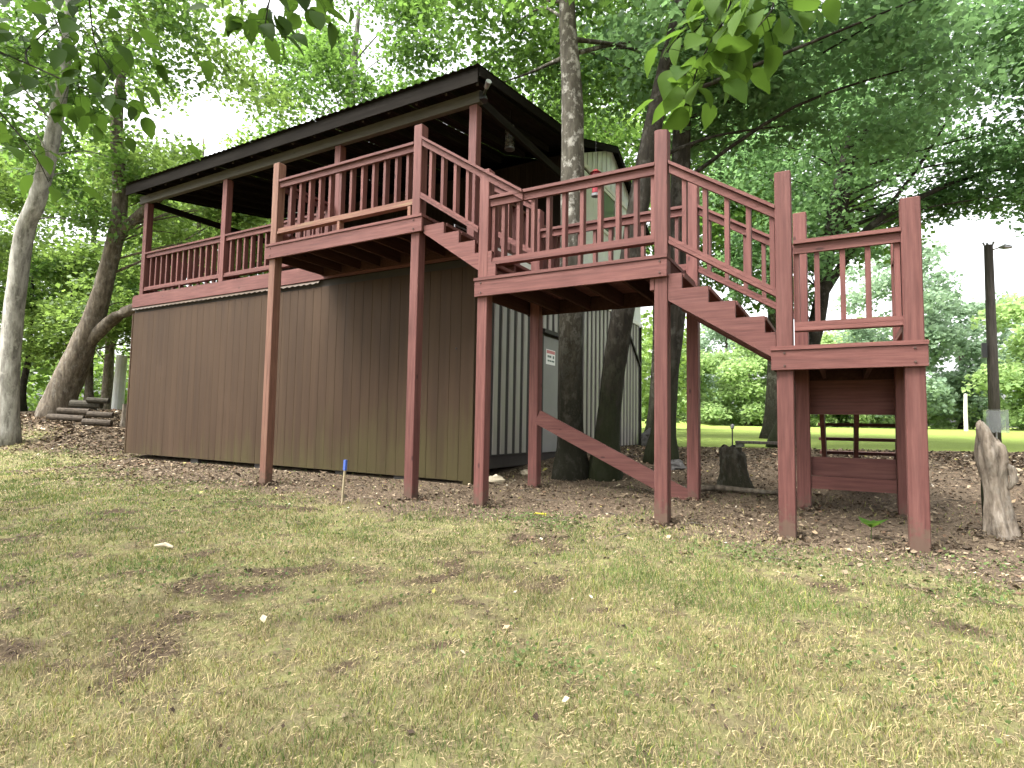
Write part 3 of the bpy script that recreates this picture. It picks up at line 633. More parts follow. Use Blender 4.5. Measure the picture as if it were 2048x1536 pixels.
# ties and brace
MB().box(.756, 1.555, BY + .06, BY + .10, .485, .695).build('tie_board', M['red_x'], stair)
MB().box(.756, 1.555, BY + .03, BY + .07, .345, .482).build('tie_board', M['red_x'], stair)
MB().bar((-2.66, BY + .02, 1.11), (-.52, BY + .02, .10), .04, .20).build('diagonal_brace', M['red_x'], stair)

# ------------------------------------------------------------------ foliage and trees
def leaf_arrays(cen, size, rng, flat=0.55, droop=0.25):
    n = len(cen)
    yaw = rng.uniform(0, 2 * np.pi, n); pit = rng.normal(-droop, 0.45, n); rol = rng.normal(0, 0.75, n)
    d = np.c_[np.cos(yaw) * np.cos(pit), np.sin(yaw) * np.cos(pit), np.sin(pit)]
    h = np.c_[-np.sin(yaw), np.cos(yaw), np.zeros(n)]; up = np.cross(d, h)
    s = h * np.cos(rol)[:, None] + up * np.sin(rol)[:, None]; nn = np.cross(d, s)
    L = (size * rng.uniform(0.65, 1.25, n))[:, None]
    w = L * rng.uniform(0.30, 0.42, n)[:, None]
    b = cen - d * L * .5; mid = b + d * L * .42
    v = np.stack([b, mid + s * w + nn * L * .08, b + d * L, mid - s * w + nn * L * .08], 1).reshape(-1, 3)
    k = np.arange(n) * 4
    t = np.stack([np.c_[k, k + 1, k + 2], np.c_[k, k + 2, k + 3]], 1).reshape(-1, 3)
    return v, t
def crown_mesh(name, clumps, nleaf, size, rng, tint0=0.5, flat=0.5, tvar=.18):
    C, T = [], []
    for (c, r) in clumps:
        m = int(nleaf * (r ** 1.6) * rng.uniform(.8, 1.2))
        u = rng.normal(0, 1, (m, 3)); u /= np.linalg.norm(u, axis=1)[:, None] + 1e-9
        rad = rng.uniform(0, 1, m) ** 0.55
        p = u * (rad * r)[:, None] * np.array([1, 1, flat]); p[:, 2] -= 0.25 * r * (np.hypot(p[:, 0], p[:, 1]) / r) ** 2
        C.append(p + np.array(c)); T.append(np.clip(tint0 + rng.normal(0, tvar * .8) + rng.normal(0, tvar, m), 0, 1))
    C = np.concatenate(C); T = np.concatenate(T)
    v, t = leaf_arrays(C, size, rng)
    return np_mesh(name, v, t, {'tint': np.repeat(T, 4)})
def ell_clumps(ells, rng):
    out = []
    for (c, r, n, cr) in ells:
        for _ in range(n):
            u = rng.normal(0, 1, 3); u /= np.linalg.norm(u); k = rng.uniform(.35, 1.0) ** .6
            out.append((np.array(c) + u * np.array(r) * k, cr * rng.uniform(.7, 1.25)))
    return out
def smooth_path(pts, rad, sub=5):
    P_ = [Vector(p) for p in pts]; n = len(P_); op, orr = [], []
    for i in range(n - 1):
        p0, p1, p2, p3 = P_[max(i - 1, 0)], P_[i], P_[i + 1], P_[min(i + 2, n - 1)]
        for k in range(sub):
            t = k / sub; t2, t3 = t * t, t * t * t
            op.append(.5 * ((2 * p1) + (p2 - p0) * t + (2 * p0 - 5 * p1 + 4 * p2 - p3) * t2 + (3 * p1 - p0 - 3 * p2 + p3) * t3))
            orr.append(rad[i] + (rad[i + 1] - rad[i]) * t)
    op.append(P_[-1]); orr.append(rad[-1]); return op, orr
def tree(name, label, spine, rad, bark, leafm, ells, nleaf, size, seed, group=None, tint=.5, limbs=(), flare=1.7, clump_limbs=True, rough=.085, nseg=14, flat=.5):
    rng = np.random.default_rng(seed)
    base = Vector(spine[0]); t = thing(name, label, 'tree', base, group)
    pts, rr = smooth_path(spine, rad)
    # root flare
    for i in range(len(rr)):
        h = pts[i].z - base.z
        if h < .8: rr[i] *= 1 + (flare - 1) * max(0, 1 - h / .8) ** 2
    pts[0] = pts[0] - Vector((0, 0, .3))
    MB().tube(pts, rr, nseg, rng, rough).build('trunk', M[bark], t, base, smooth=True)
    cl = ell_clumps(ells, rng)
    br = MB()
    for (lp, lr) in limbs:
        a, b = smooth_path(lp, lr); br.tube(a, b, 8, rng, .05)
    if clump_limbs:
        zs = [p.z for p in pts]
        for (c, r) in cl:
            if rng.uniform() < .35 or np.hypot(c[0] - pts[-1].x, c[1] - pts[-1].y) > 3.4: continue
            tz = c[2] - rng.uniform(.15, .45) * np.hypot(c[0] - pts[-1].x, c[1] - pts[-1].y) - .4
            k = int(np.argmin([abs(z - tz) for z in zs])); s = pts[k]; e = Vector(c)
            md = s.lerp(e, .5) + Vector((rng.normal(0, .15), rng.normal(0, .15), .12 * (e - s).length * rng.uniform(-.2, 1)))
            r0 = min(rr[k] * .45, .012 + .008 * (e - s).length)
            a, b = smooth_path([s, md, e], [r0, r0 * .6, .008], 4); br.tube(a, b, 5, rng, .0)
    if br.v: br.build('branches', M[bark], t, base, smooth=True)
    me = crown_mesh('crown', cl, nleaf, size, rng, tint, flat)
    link('crown', me, t, (0, 0, 0), M[leafm])
    return t
def on(x, y, dz=0.0): return (x, y, gz(x, y) + dz)

# trunks by the staircase
tree('maple_tree', 'tall grey-patched tree rising straight between the staircase and the cabin door', [on(-2.53, 2.2), (-2.52, 2.1, 1.6), (-2.5, 2.02, 2.75), (-2.44, 1.95, 4.26), (-2.44, 1.85, 6.1), (-2.51, 1.8, 7.5), (-2.5, 2.0, 9.5), (-2.4, 2.3, 12.5)],
     [.19, .185, .18, .185, .155, .115, .09, .03], 'bark_grey', 'leaf_mid', [((-2.8, 2.8, 10.0), (3.4, 3.2, 3.4), 36, 1.15), ((-3.2, 5.0, 8.6), (2.6, 2.0, 1.6), 10, 1.0)], 360, .13, 11, 'trees beside the staircase', .5)
tree('maple_tree', 'dark mossy tree leaning right behind the middle landing', [on(-2.05, 2.36), (-1.93, 2.31, 1.69), (-1.76, 2.32, 2.78), (-1.55, 2.4, 4.39), (-1.30, 2.5, 5.9), (-1.0, 2.7, 7.4), (-.6, 3.0, 9.6), (-.2, 3.2, 11.6)],
     [.19, .17, .165, .16, .14, .12, .09, .03], 'bark_dark', 'leaf_dark', [((-.6, 3.4, 9.6), (3.0, 2.8, 3.0), 24, 1.1), ((.2, 4.2, 7.2), (2.4, 1.8, 1.2), 9, .95)], 380, .13, 12, 'trees beside the staircase', .45)
tree('maple_tree', 'rough-barked tree behind the right post of the middle landing', [on(-1.70, 4.15), (-1.57, 4.12, 1.81), (-1.43, 4.1, 3.03), (-1.29, 4.0, 5.82), (-1.18, 3.9, 8.42), (-1.0, 4.1, 11.5)],
     [.21, .19, .18, .15, .11, .03], 'bark_dark', 'leaf_dark', [((-.2, 5.2, 9.4), (3.4, 2.6, 3.4), 26, 1.1), ((1.4, 5.6, 7.3), (2.2, 1.8, 1.4), 10, 1.0)], 380, .13, 13, 'trees beside the staircase', .4)
tree('maple_tree', 'spreading dark tree behind the lowest landing, its limbs reaching right', [on(-.343, 10.7), (.14, 10.82, 2.28), (.57, 10.94, 3.84), (.83, 10.94, 5.66), (1.1, 11.0, 7.3), (1.6, 11.2, 9.5), (2.0, 11.3, 12.0)],
     [.26, .22, .20, .17, .13, .09, .03], 'bark_dark', 'leaf_dark',
     [((3.4, 12.0, 10.4), (5.2, 3.4, 3.2), 36, 1.3), ((6.6, 13.2, 9.2), (3.4, 2.6, 2.0), 16, 1.2), ((.4, 11.0, 8.6), (2.8, 2.4, 2.6), 18, 1.2), ((4.6, 12.6, 7.5), (1.8, 1.2, .5), 11, .8), ((6.6, 13.3, 7.4), (2.2, 1.5, .9), 10, .9), ((5.6, 12.8, 9.3), (3.4, 2.4, 1.5), 20, 1.1), ((1.0, 11.0, 5.9), (1.2, .8, .5), 6, .7), ((3.4, 12.2, 6.9), (1.6, .8, .4), 9, .65), ((-.6, 10.4, 5.4), (1.3, .9, 1.2), 10, .8)], 400, .135, 14, None, .45,
     limbs=[([(.60, 10.94, 4.3), (1.4, 11.2, 5.7), (2.03, 11.5, 6.46), (3.64, 12.3, 7.4), (5.24, 13.2, 7.95)], [.12, .10, .085, .06, .02]), ([(.8, 10.94, 5.4), (1.2, 11.0, 6.6), (1.5, 11.1, 8.2), (2.4, 11.4, 10.2)], [.11, .09, .07, .02]),
            ([(1.9, 11.45, 6.35), (2.9, 11.9, 7.8), (3.9, 12.2, 9.6)], [.06, .045, .015])])
# left side
def ltree(lbl, px, **k): pass
TLX = -16.6
tree('birch_tree', 'pale smooth-barked tree leaning right at the left edge of the picture', [on(-16.36, .27), (-16.25, .17, 2.57), (-15.96, .13, 5.2), (-15.63, .24, 6.17), (-15.23, .32, 7.96), (-14.99, .33, 9.52), (-15.0, .3, 11.5), (-14.9, .4, 14.0)],
     [.22, .205, .20, .185, .15, .12, .09, .03], 'bark_pale', 'leaf_mid', [((-15.2, .6, 11.6), (2.8, 2.6, 3.2), 28, 1.1), ((-17.0, 1.6, 7.6), (1.3, 1.6, 3.0), 14, .9), ((-15.0, -.6, 8.6), (1.2, .8, 1.6), 7, .7)], 330, .15, 15, 'trees left of the cabin', .6, flare=1.35)
tree('oak_tree', 'thick leaning tree with furrowed bark beside the stacked logs', [on(-18.94, 2.3), (-18.6, 2.4, 2.0), (-18.14, 2.52, 3.09), (-17.6, 2.69, 4.69), (-17.12, 2.78, 7.02), (-17.25, 2.6, 9.78), (-17.2, 2.8, 13.0)],
     [.42, .38, .32, .25, .20, .15, .04], 'bark_brown', 'leaf_bright', [((-17.0, 4.2, 10.5), (3.6, 3.2, 3.8), 26, 1.25), ((-15.4, 4.6, 7.0), (1.6, 1.4, 1.2), 7, 1.0), ((-20.5, 3.6, 5.6), (2.2, 2.0, 1.6), 8, 1.0)], 320, .17, 16, 'trees left of the cabin', .5, flare=1.25,
     limbs=[([(-18.2, 2.5, 2.9), (-17.2, 2.9, 3.9), (-15.9, 3.5, 4.6), (-14.6, 4.2, 6.2)], [.20, .17, .13, .04]), ([(-17.3, 2.75, 6.2), (-16.2, 3.2, 7.2), (-14.6, 3.6, 8.1)], [.17, .13, .04])])
tree('beech_tree', 'forked grey tree rising behind the cabin roof', [on(-15.4, 9.6), (-15.3, 9.5, 6.0), (-15.2, 9.5, 9.5), (-15.1, 9.4, 11.0), (-14.8, 9.3, 13.0), (-14.5, 9.3, 16.5)],
     [.34, .30, .26, .24, .19, .05], 'bark_pale', 'leaf_mid', [((-14.6, 10.0, 14.0), (4.4, 3.0, 4.2), 34, 1.4), ((-14.2, 9.8, 10.6), (3.8, 2.0, 1.8), 16, 1.1)], 320, .18, 17, 'trees behind the cabin', .62,
     limbs=[([(-15.15, 9.5, 10.2), (-15.6, 9.6, 12.0), (-16.6, 9.8, 13.6)], [.13, .10, .03])])
for k, (x, y, h, cr, lm, lab, tn) in enumerate([
    (-9.0, 14.5, 17, 4.6, 'leaf_mid', 'full green tree behind the left part of the cabin roof', .55),
    (-5.0, 15.5, 18, 4.8, 'leaf_mid', 'full green tree behind the middle of the cabin roof', .6),
    (-1.2, 17.5, 17, 4.2, 'leaf_mid', 'green tree behind the cabin gable', .5),
    (-11.5, 20.0, 20, 5.0, 'leaf_bright', 'tall yellow-green tree far behind the cabin', .55)]):
    tree('broadleaf_tree', lab, [on(x, y), (x + .2, y, 4), (x + .1, y + .2, 8), (x + .3, y, 12), (x, y, h - 1)], [.30, .26, .22, .15, .03], 'bark_grey', lm,
         [((x, y, h * .68), (cr, cr * .8, h * .27), 34, 1.5), ((x + .5, y - 1.0, h * .44), (cr * .85, cr * .5, 1.8), 12, 1.25)], 230, .21, 30 + k, 'trees behind the cabin', tn)
# forest on the left
for k, (x, y, h, cr, r, lab, tn) in enumerate([
    (-24.0, 5.5, 12, 3.4, .17, 'slim yellow-green tree left of the leaning tree', .6),
    (-22.5, 8.5, 14, 3.8, .20, 'bright leafy tree just behind the stacked logs', .65),
    (-20.0, 11.5, 15, 4.0, .22, 'bright yellow-green tree seen beneath the left porch roof', .75),
    (-27.0, 2.5, 13, 3.6, .20, 'leafy tree behind the pale leaning trunk', .5),
    (-30.0, 9.0, 16, 4.5, .26, 'tall bright tree in the middle of the left wood', .7),
    (-19.0, 17.0, 18, 4.6, .26, 'bright green tree behind the left end of the porch', .7),
    (-26.0, 15.0, 17, 4.6, .26, 'tall yellow-green tree between the porch and the left wood', .75),
    (-36.0, 5.0, 17, 5.0, .30, 'large tree at the far left of the wood', .55),
    (-36.0, 14.0, 18, 5.0, .30, 'farthest tall tree of the left wood', .65)]):
    lean = (k % 3 - 1) * .5
    tree('broadleaf_tree', lab, [on(x, y), (x + .3 * lean, y, 2.5), (x + .9 * lean, y, 5.5), (x + lean, y, 9), (x + lean, y, h - 1)], [r, r * .85, r * .7, r * .45, .03], 'bark_brown', 'leaf_bright',
         [((x + lean, y, h * .66), (cr, cr, h * .26), 26, 1.4), ((x + lean, y, h * .36), (cr * .9, cr * .9, 1.3), 12, 1.15)], 320, .18, 50 + k, 'trees of the left wood', tn, nseg=9)
# thin dark trunks at the edge of the left wood
for k, (x, y, h, lean, lab) in enumerate([(-21.3, 6.0, 6, .6, 'thin dark trunk right of the stacked logs, leaning right'), (-20.0, 6.6, 6, .9, 'thinnest leaning sapling beside the left corner of the cabin'),
                                          (-24.5, 4.4, 7, .9, 'leaning dark trunk between the pale tree and the thick leaning tree'), (-26.5, 4.3, 7, .1, 'thin upright trunk beside the pale tree')]):
    tree('sapling', lab, [on(x, y), (x + lean * .5, y, 2.2), (x + lean, y + .1, 3.6), (x + lean * 1.3, y, h)], [.15, .12, .10, .03], 'bark_dark', 'leaf_mid', [((x + lean, y, h - .8), (1.3, 1.3, .9), 7, .9)], 260, .17, 70 + k, 'saplings at the edge of the left wood', .4, nseg=8)
# far side of the field
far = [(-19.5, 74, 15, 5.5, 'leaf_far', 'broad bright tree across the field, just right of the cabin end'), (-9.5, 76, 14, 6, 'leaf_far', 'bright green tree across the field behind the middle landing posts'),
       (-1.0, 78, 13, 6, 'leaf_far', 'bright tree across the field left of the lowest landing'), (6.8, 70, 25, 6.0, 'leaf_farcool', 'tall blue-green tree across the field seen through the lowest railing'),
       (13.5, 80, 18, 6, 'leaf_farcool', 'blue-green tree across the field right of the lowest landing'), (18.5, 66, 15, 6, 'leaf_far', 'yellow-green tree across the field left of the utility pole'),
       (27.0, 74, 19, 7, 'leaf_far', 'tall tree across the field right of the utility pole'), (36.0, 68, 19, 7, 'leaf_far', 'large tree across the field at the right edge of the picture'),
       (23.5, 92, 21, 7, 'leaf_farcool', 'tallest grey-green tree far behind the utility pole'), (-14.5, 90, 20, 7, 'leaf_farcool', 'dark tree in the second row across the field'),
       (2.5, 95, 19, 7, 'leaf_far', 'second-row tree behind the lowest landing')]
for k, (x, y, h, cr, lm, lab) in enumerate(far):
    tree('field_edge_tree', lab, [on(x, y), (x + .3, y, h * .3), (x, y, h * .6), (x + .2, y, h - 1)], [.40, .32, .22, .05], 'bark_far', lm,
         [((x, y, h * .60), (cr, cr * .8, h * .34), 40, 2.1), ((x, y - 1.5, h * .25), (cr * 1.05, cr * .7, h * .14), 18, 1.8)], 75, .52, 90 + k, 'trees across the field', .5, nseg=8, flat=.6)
rng = np.random.default_rng(5)
hd = [((x, 79 + rng.uniform(-3, 4), gz(x, 79) + rng.uniform(.1, 3.4)), rng.uniform(1.4, 2.3)) for x in np.arange(-45, 60, .42)]
hedge = link('undergrowth', crown_mesh('undergrowth', hd, 60, .5, rng, .45, .7), None, (0, 0, 0), M['leaf_far'])
hedge['kind'] = 'stuff'; tag(hedge, 'dense green undergrowth along the far edge of the field', 'undergrowth')
hd2 = [((-46 + rng.uniform(-4, 4), y, 1 + rng.uniform(.0, 4.5)), rng.uniform(1.6, 2.6)) for y in np.arange(-2, 44, .45)] + [((-30 + x, 30 + rng.uniform(-4, 4), 1 + rng.uniform(.1, 7.0)), rng.uniform(1.6, 2.8)) for x in np.arange(-16, 22, .4)]
hedge2 = link('undergrowth', crown_mesh('undergrowth', hd2, 60, .42, rng, .7, .7), None, (0, 0, 0), M['leaf_bright'])
hedge2['kind'] = 'stuff'; tag(hedge2, 'bright green undergrowth at the back of the left wood', 'undergrowth')
# shade trees around and behind the photographer
for k, (x, y, h, cr, lab) in enumerate([(4.8, -8.5, 13, 4.2, 'shade tree behind the photographer on the right'), (-2.5, -11.5, 14, 4.5, 'shade tree straight behind the photographer'), (-10.5, -8.5, 13, 4.2, 'shade tree behind the photographer on the left')]):
    tree('shade_tree', lab, [on(x, y), (x, y, 3), (x + .2, y, 6), (x, y, h - 1)], [.30, .26, .2, .04], 'bark_brown', 'leaf_mid', [((x, y, h * .68), (cr, cr, h * .24), 24, 1.45)], 110, .28, 120 + k, 'shade trees behind the photographer', .5, nseg=8)

# ------------------------------------------------------------------ smaller things round the cabin
fl_ = thing('security_light', 'black floodlight with a pale lamp head at the right end of the porch beam', 'floodlight', (-3.655, 1.16, 5.98))
MB().box(-3.659, -3.60, 1.14, 1.24, 5.93, 6.05).build('mount', M['black'], fl_)
MB().tube([(-3.60, 1.17, 6.0), (-3.50, 1.10, 6.05)], [.022, .022], 8).build('arm', M['black'], fl_)
MB().tube([(-3.51, 1.10, 6.05), (-3.42, 1.03, 6.09)], [.035, .045], 12).build('lamp_head', M['steel'], fl_)
MB().tube([(-3.57, 1.16, 5.95), (-3.55, 1.13, 5.87)], [.035, .05], 12).build('sensor', M['black'], fl_)
ln = thing('hanging_lantern', 'glass cylinder lantern hanging under the porch roof', 'lantern', (-3.95, 2.6, 6.05))
MB().tube([(-3.95, 2.6, 6.28), (-3.95, 2.6, roof_z(2.6) - .02)], [.006, .006], 6).build('hanger', M['black'], ln)
MB().tube([(-3.95, 2.6, 6.25), (-3.95, 2.6, 6.29)], [.09, .03], 14).build('cap', M['black'], ln)
MB().tube([(-3.95, 2.6, 5.86), (-3.95, 2.6, 6.25)], [.085, .085], 14).build('glass', M['glass'], ln)
MB().tube([(-3.95, 2.6, 5.83), (-3.95, 2.6, 5.86)], [.09, .09], 14).build('base', M['steel'], ln)
MB().tube([(-3.95, 2.6, 5.86), (-3.95, 2.6, 5.96)], [.03, .03], 10).build('candle', M['white'], ln)
sg = thing('warning_sign', 'small white sign with a red header fixed to the grey door', 'sign', (XR + .02, 3.78, 2.26))
sx = XR + .0135
MB().cbox(sx, sx + .004, 3.585, 3.975, 2.12, 2.40, .0015).build('plate', M['white'], sg)
MB().box(sx + .0055, sx + .0065, 3.605, 3.955, 2.325, 2.385).build('header_band', M['sign_red'], sg)
for (a, b, z0, z1) in ((3.64, 3.70, 2.25, 2.29), (3.71, 3.80, 2.25, 2.29), (3.865, 3.925, 2.24, 2.295), (3.645, 3.72, 2.175, 2.205), (3.73, 3.80, 2.175, 2.205), (3.815, 3.93, 2.175, 2.205)):
    MB().box(sx + .0055, sx + .0065, a, b, z0, z1).build('printed_line', M['sign_ink'], sg)
fd = thing('bird_feeder', 'red tube bird feeder hanging behind the middle landing', 'bird feeder', (-2.0, 1.75, 4.5))
MB().tube([(-2.0, 1.75, 4.73), (-2.0, 1.76, 5.6), (-1.75, 2.2, 6.0)], [.0018, .0018, .0018], 5).build('wire', M['black'], fd)
MB().tube([(-2.0, 1.75, 4.68), (-2.0, 1.75, 4.73)], [.085, .02], 14).build('roof_cap', M['feeder_red'], fd)
MB().tube([(-2.0, 1.75, 4.38), (-2.0, 1.75, 4.68)], [.048, .05], 14).build('tube', M['feeder_red'], fd)
MB().tube([(-2.0, 1.75, 4.33), (-2.0, 1.75, 4.365)], [.06, .065], 16).build('tray', M['steel'], fd)
# porch chair (frame just visible over the rail)
ch = thing('porch_chair', 'metal-framed porch chair behind the right end of the porch rail', 'chair', (-4.45, 2.3, DK))
for (a, b) in (((-4.7, 2.05, DK + .44), (-4.7, 2.55, DK + .40)), ((-4.2, 2.05, DK + .44), (-4.2, 2.55, DK + .40))): MB().tube([a, b], [.014, .014], 8).build('side_rail', M['steel'], ch)
for (x_, y_) in ((-4.7, 2.05), (-4.2, 2.05)): MB().tube([(x_, y_, DK + .002), (x_, y_, DK + .64), (x_, y_ + .5, DK + .66)], [.014, .014, .014], 8).build('leg', M['steel'], ch)
for x_ in (-4.7, -4.2): MB().tube([(x_, 2.62, DK + .002), (x_, 2.55, DK + .42), (x_, 2.68, DK + 1.0)], [.014, .014, .014], 8).build('leg', M['steel'], ch)
MB().box(-4.69, -4.21, 2.05, 2.55, DK + .42, DK + .45).build('seat', M['black'], ch)
MB().add([(-4.69, 2.57, DK + .5), (-4.21, 2.57, DK + .5), (-4.21, 2.68, DK + 1.0), (-4.69, 2.68, DK + 1.0), (-4.69, 2.59, DK + .5), (-4.21, 2.59, DK + .5), (-4.21, 2.70, DK + 1.0), (-4.69, 2.70, DK + 1.0)],
         [(0, 1, 2, 3), (7, 6, 5, 4), (0, 4, 5, 1), (1, 5, 6, 2), (2, 6, 7, 3), (3, 7, 4, 0)]).build('backrest', M['black'], ch)
# survey stake
sx_, sy_ = -4.417, -.637; g0 = gz(sx_, sy_)
stk = thing('survey_stake', 'thin wooden survey stake with a blue painted top in the leaf litter', 'stake', (sx_, sy_, g0))
MB().bar((sx_, sy_, g0 - .1), (sx_ + .035, sy_, g0 + .42), .022, .022, (0, 1, 0)).build('shaft', M['stake'], stk)
MB().bar((sx_ + .035, sy_, g0 + .42), (sx_ + .042, sy_, g0 + .55), .034, .034, (0, 1, 0)).build('blue_top', M['blue_paint'], stk)
# rough lumps
def lump(name, mat, loc, r, seed, label, cat, group=None, cut=0.0):
    rg = np.random.default_rng(seed); nu, nv_ = 14, 9; mb = MB(); ph = rg.uniform(0, 6.28, 6)
    for i in range(nv_ + 1):
        th = math.pi * i / nv_
        for j in range(nu):
            a = 2 * math.pi * j / nu; k = 1 + .16 * math.sin(2 * a + ph[0] + 2 * th) + .12 * math.sin(3 * a + ph[1] - 3 * th) + .10 * math.sin(5 * th + ph[2] + a) + rg.normal(0, .035)
            mb.v.append((loc[0] + r[0] * k * math.sin(th) * math.cos(a), loc[1] + r[1] * k * math.sin(th) * math.sin(a), loc[2] + r[2] * k * math.cos(th)))
    for i in range(nv_):
        for j in range(nu): mb.f.append((i * nu + j, i * nu + (j + 1) % nu, (i + 1) * nu + (j + 1) % nu, (i + 1) * nu + j))
    return tag(mb.build(name, M[mat], None, loc), label, cat, group)
def ong(x, y, dz): return (x, y, gz(x, y) + dz)
lump('rock', 'pale_stone', ong(-3.40, 1.42, .04), (.13, .09, .075), 1, 'pale wedge-shaped rock at the foot of the cabin corner', 'rock')
lump('rock', 'stone', ong(-3.25, 9.2, .16), (.34, .3, .26), 2, 'dark boulder at the far corner of the cabin end wall', 'rock')
lump('rock', 'stone', ong(-1.31, 3.43, .04), (.22, .14, .09), 3, 'flat grey rock at the foot of the rough-barked tree', 'rock')
lump('rock', 'pale_stone', ong(-3.3, 2.2, .03), (.10, .07, .05), 4, 'small pale stone beside the cabin end wall', 'rock')
# fallen stick
st_ = MB(); st_.tube([ong(-2.35, 4.3, .04), ong(-2.0, 4.5, .07), ong(-1.75, 4.9, .06), ong(-1.5, 4.95, .05)], [.03, .035, .03, .012], 7)
tag(st_.build('fallen_branch', M['drift'], None, ong(-2.0, 4.5, 0), True), 'bleached fallen branch lying beside the dark trunks', 'branch')
st_ = MB(); st_.tube([ong(-.9, 1.75, .03), ong(-.35, 1.9, .05), ong(.2, 1.85, .04), ong(.6, 2.0, .03)], [.035, .04, .03, .015], 7)
tag(st_.build('fallen_branch', M['bark_brown'], None, ong(-.35, 1.9, 0), True), 'dark fallen branch lying behind the staircase posts', 'branch')
# stump with pipe
sxp, syp = -.18, 2.2; g0 = gz(sxp, syp); rg = np.random.default_rng(8)
stp = thing('tree_stump', 'short dark mossy stump behind the second flight', 'stump', (sxp, syp, g0))
M['stump_bark'] = bark_mat('dark_rotting_stump', (0.012, 0.010, 0.008), (0.030, 0.025, 0.018), (0.065, 0.055, 0.042), 0.4, 0.15, 1.5, 1.2, (0.018, 0.022, 0.008))
mb = MB(); na, nz = 30, 16; ph = rg.uniform(0, 6.28, 6)
for i in range(nz + 1):
    for j in range(na):
        a_ = 2 * math.pi * j / na; top = .56 - .09 * max(0, math.cos(a_)) + .02 * math.sin(5 * a_)
        z = -.1 + (top + .1) * i / nz; r = .145 + .055 * max(0, 1 - z / .45) ** 2 + .05 * max(0, math.cos(a_ - .2)) * max(0, 1 - z / .5)
        r *= 1 + .09 * abs(math.sin(3.5 * a_ + ph[0] + z)) + .05 * math.sin(7 * a_ + ph[1] - 4 * z) + .04 * math.sin(11 * z + 2 * a_ + ph[2]) + rg.normal(0, .02)
        if i == nz: r *= .8
        mb.v.append((sxp + r * math.cos(a_) - .03, syp + r * math.sin(a_), g0 + z))
for i in range(nz):
    for j in range(na): mb.f.append((i * na + j, i * na + (j + 1) % na, (i + 1) * na + (j + 1) % na, (i + 1) * na + j))
mb.build('trunk', M['stump_bark'], stp, smooth=True)
mb = MB(); mb.tube([(sxp - .03, syp, g0 + .44), (sxp - .03, syp, g0 + .545)], [.12, .115], 20, rg, .06); mb.build('cut_top', M['stump_bark'], stp)
pip = thing('metal_stake', 'thin black metal rod with a knob standing on the dark stump', 'rod', (sxp - .03, syp, g0 + .545))
MB().tube([(sxp - .03, syp, g0 + .546), (sxp - .03, syp, g0 + .80)], [.009, .009], 8).build('rod', M['black'], pip)
MB().tube([(sxp - .03, syp, g0 + .78), (sxp - .03, syp, g0 + .80), (sxp - .03, syp, g0 + .835), (sxp - .03, syp, g0 + .85)], [.012, .026, .026, .012], 10).build('knob', M['steel'], pip)
# upright driftwood log
dx, dy = 2.30, .79; g0 = gz(dx, dy); rg = np.random.default_rng(9)
dw = thing('driftwood_post', 'bare grey upright log with a ragged broken top at the right edge', 'log', (dx, dy, g0))
mb = MB(); na, nz = 44, 46; ph = rg.uniform(0, 6.28, 12)
for i in range(nz + 1):
    t_ = i / nz
    for j in range(na):
        a_ = 2 * math.pi * j / na
        top = .94 - .10 * math.cos(a_) + .03 * math.sin(3 * a_ + 1) + .02 * math.sin(7 * a_)      # ragged slanting break, highest on the left
        z = -.12 + (top + .12) * t_
        r = .118 - .042 * min(1, max(0, z) / .35) + .028 * math.exp(-((z - .72) / .16) ** 2)
        r *= 1 + .13 * abs(math.sin(2.5 * a_ + ph[0] + .9 * z)) + .09 * math.sin(4 * a_ + ph[1] + 2.2 * z) + .05 * math.sin(9 * a_ + ph[2] - 3 * z) + .06 * math.sin(7 * z + 2 * a_ + ph[3]) + rg.normal(0, .015)
        r *= 1 - .30 * math.exp(-((a_ - 5.6) / .35) ** 2 - ((z - .5) / .12) ** 2)                  # rotted hollow
        if i >= nz - 1: r *= .55 if i == nz else .9
        mb.v.append((dx + r * math.cos(a_) - .07 * z, dy + r * math.sin(a_), g0 + z))
for i in range(nz):
    for j in range(na): mb.f.append((i * na + j, i * na + (j + 1) % na, (i + 1) * na + (j + 1) % na, (i + 1) * na + j))
mb.f.append(tuple(nz * na + j for j in range(na)))
mb.build('trunk', M['drift'], dw, smooth=True)
MB().tube([(dx - .07, dy + .02, g0 - .02), (dx - .085, dy + .02, g0 + .4), (dx - .10, dy + .03, g0 + .72)], [.05, .045, .015], 9, rg, .2).build('split_side', M['bark_dark'], dw, smooth=True)
MB().tube([(dx + .06, dy - .03, g0 + .42), (dx + .10, dy - .03, g0 + .5), (dx + .085, dy - .03, g0 + .60), (dx + .03, dy - .03, g0 + .66)], [.012, .028, .03, .02], 8, rg, .2).build('knot', M['drift'], dw, smooth=True)
bx_ = thing('clear_box', 'small clear box on a thin post behind the driftwood log', 'box', ong(2.44, 1.6, 0))
gbx = gz(2.44, 1.6)
MB().tube([(2.44, 1.6, gbx - .1), (2.44, 1.6, 1.0)], [.008, .008], 8).build('post', M['steel'], bx_)
MB().box(2.35, 2.53, 1.53, 1.67, 1.0, 1.225).build('box_body', M['glass'], bx_)
MB().box(2.348, 2.532, 1.528, 1.672, 1.226, 1.231).build('lid', M['glass'], bx_)
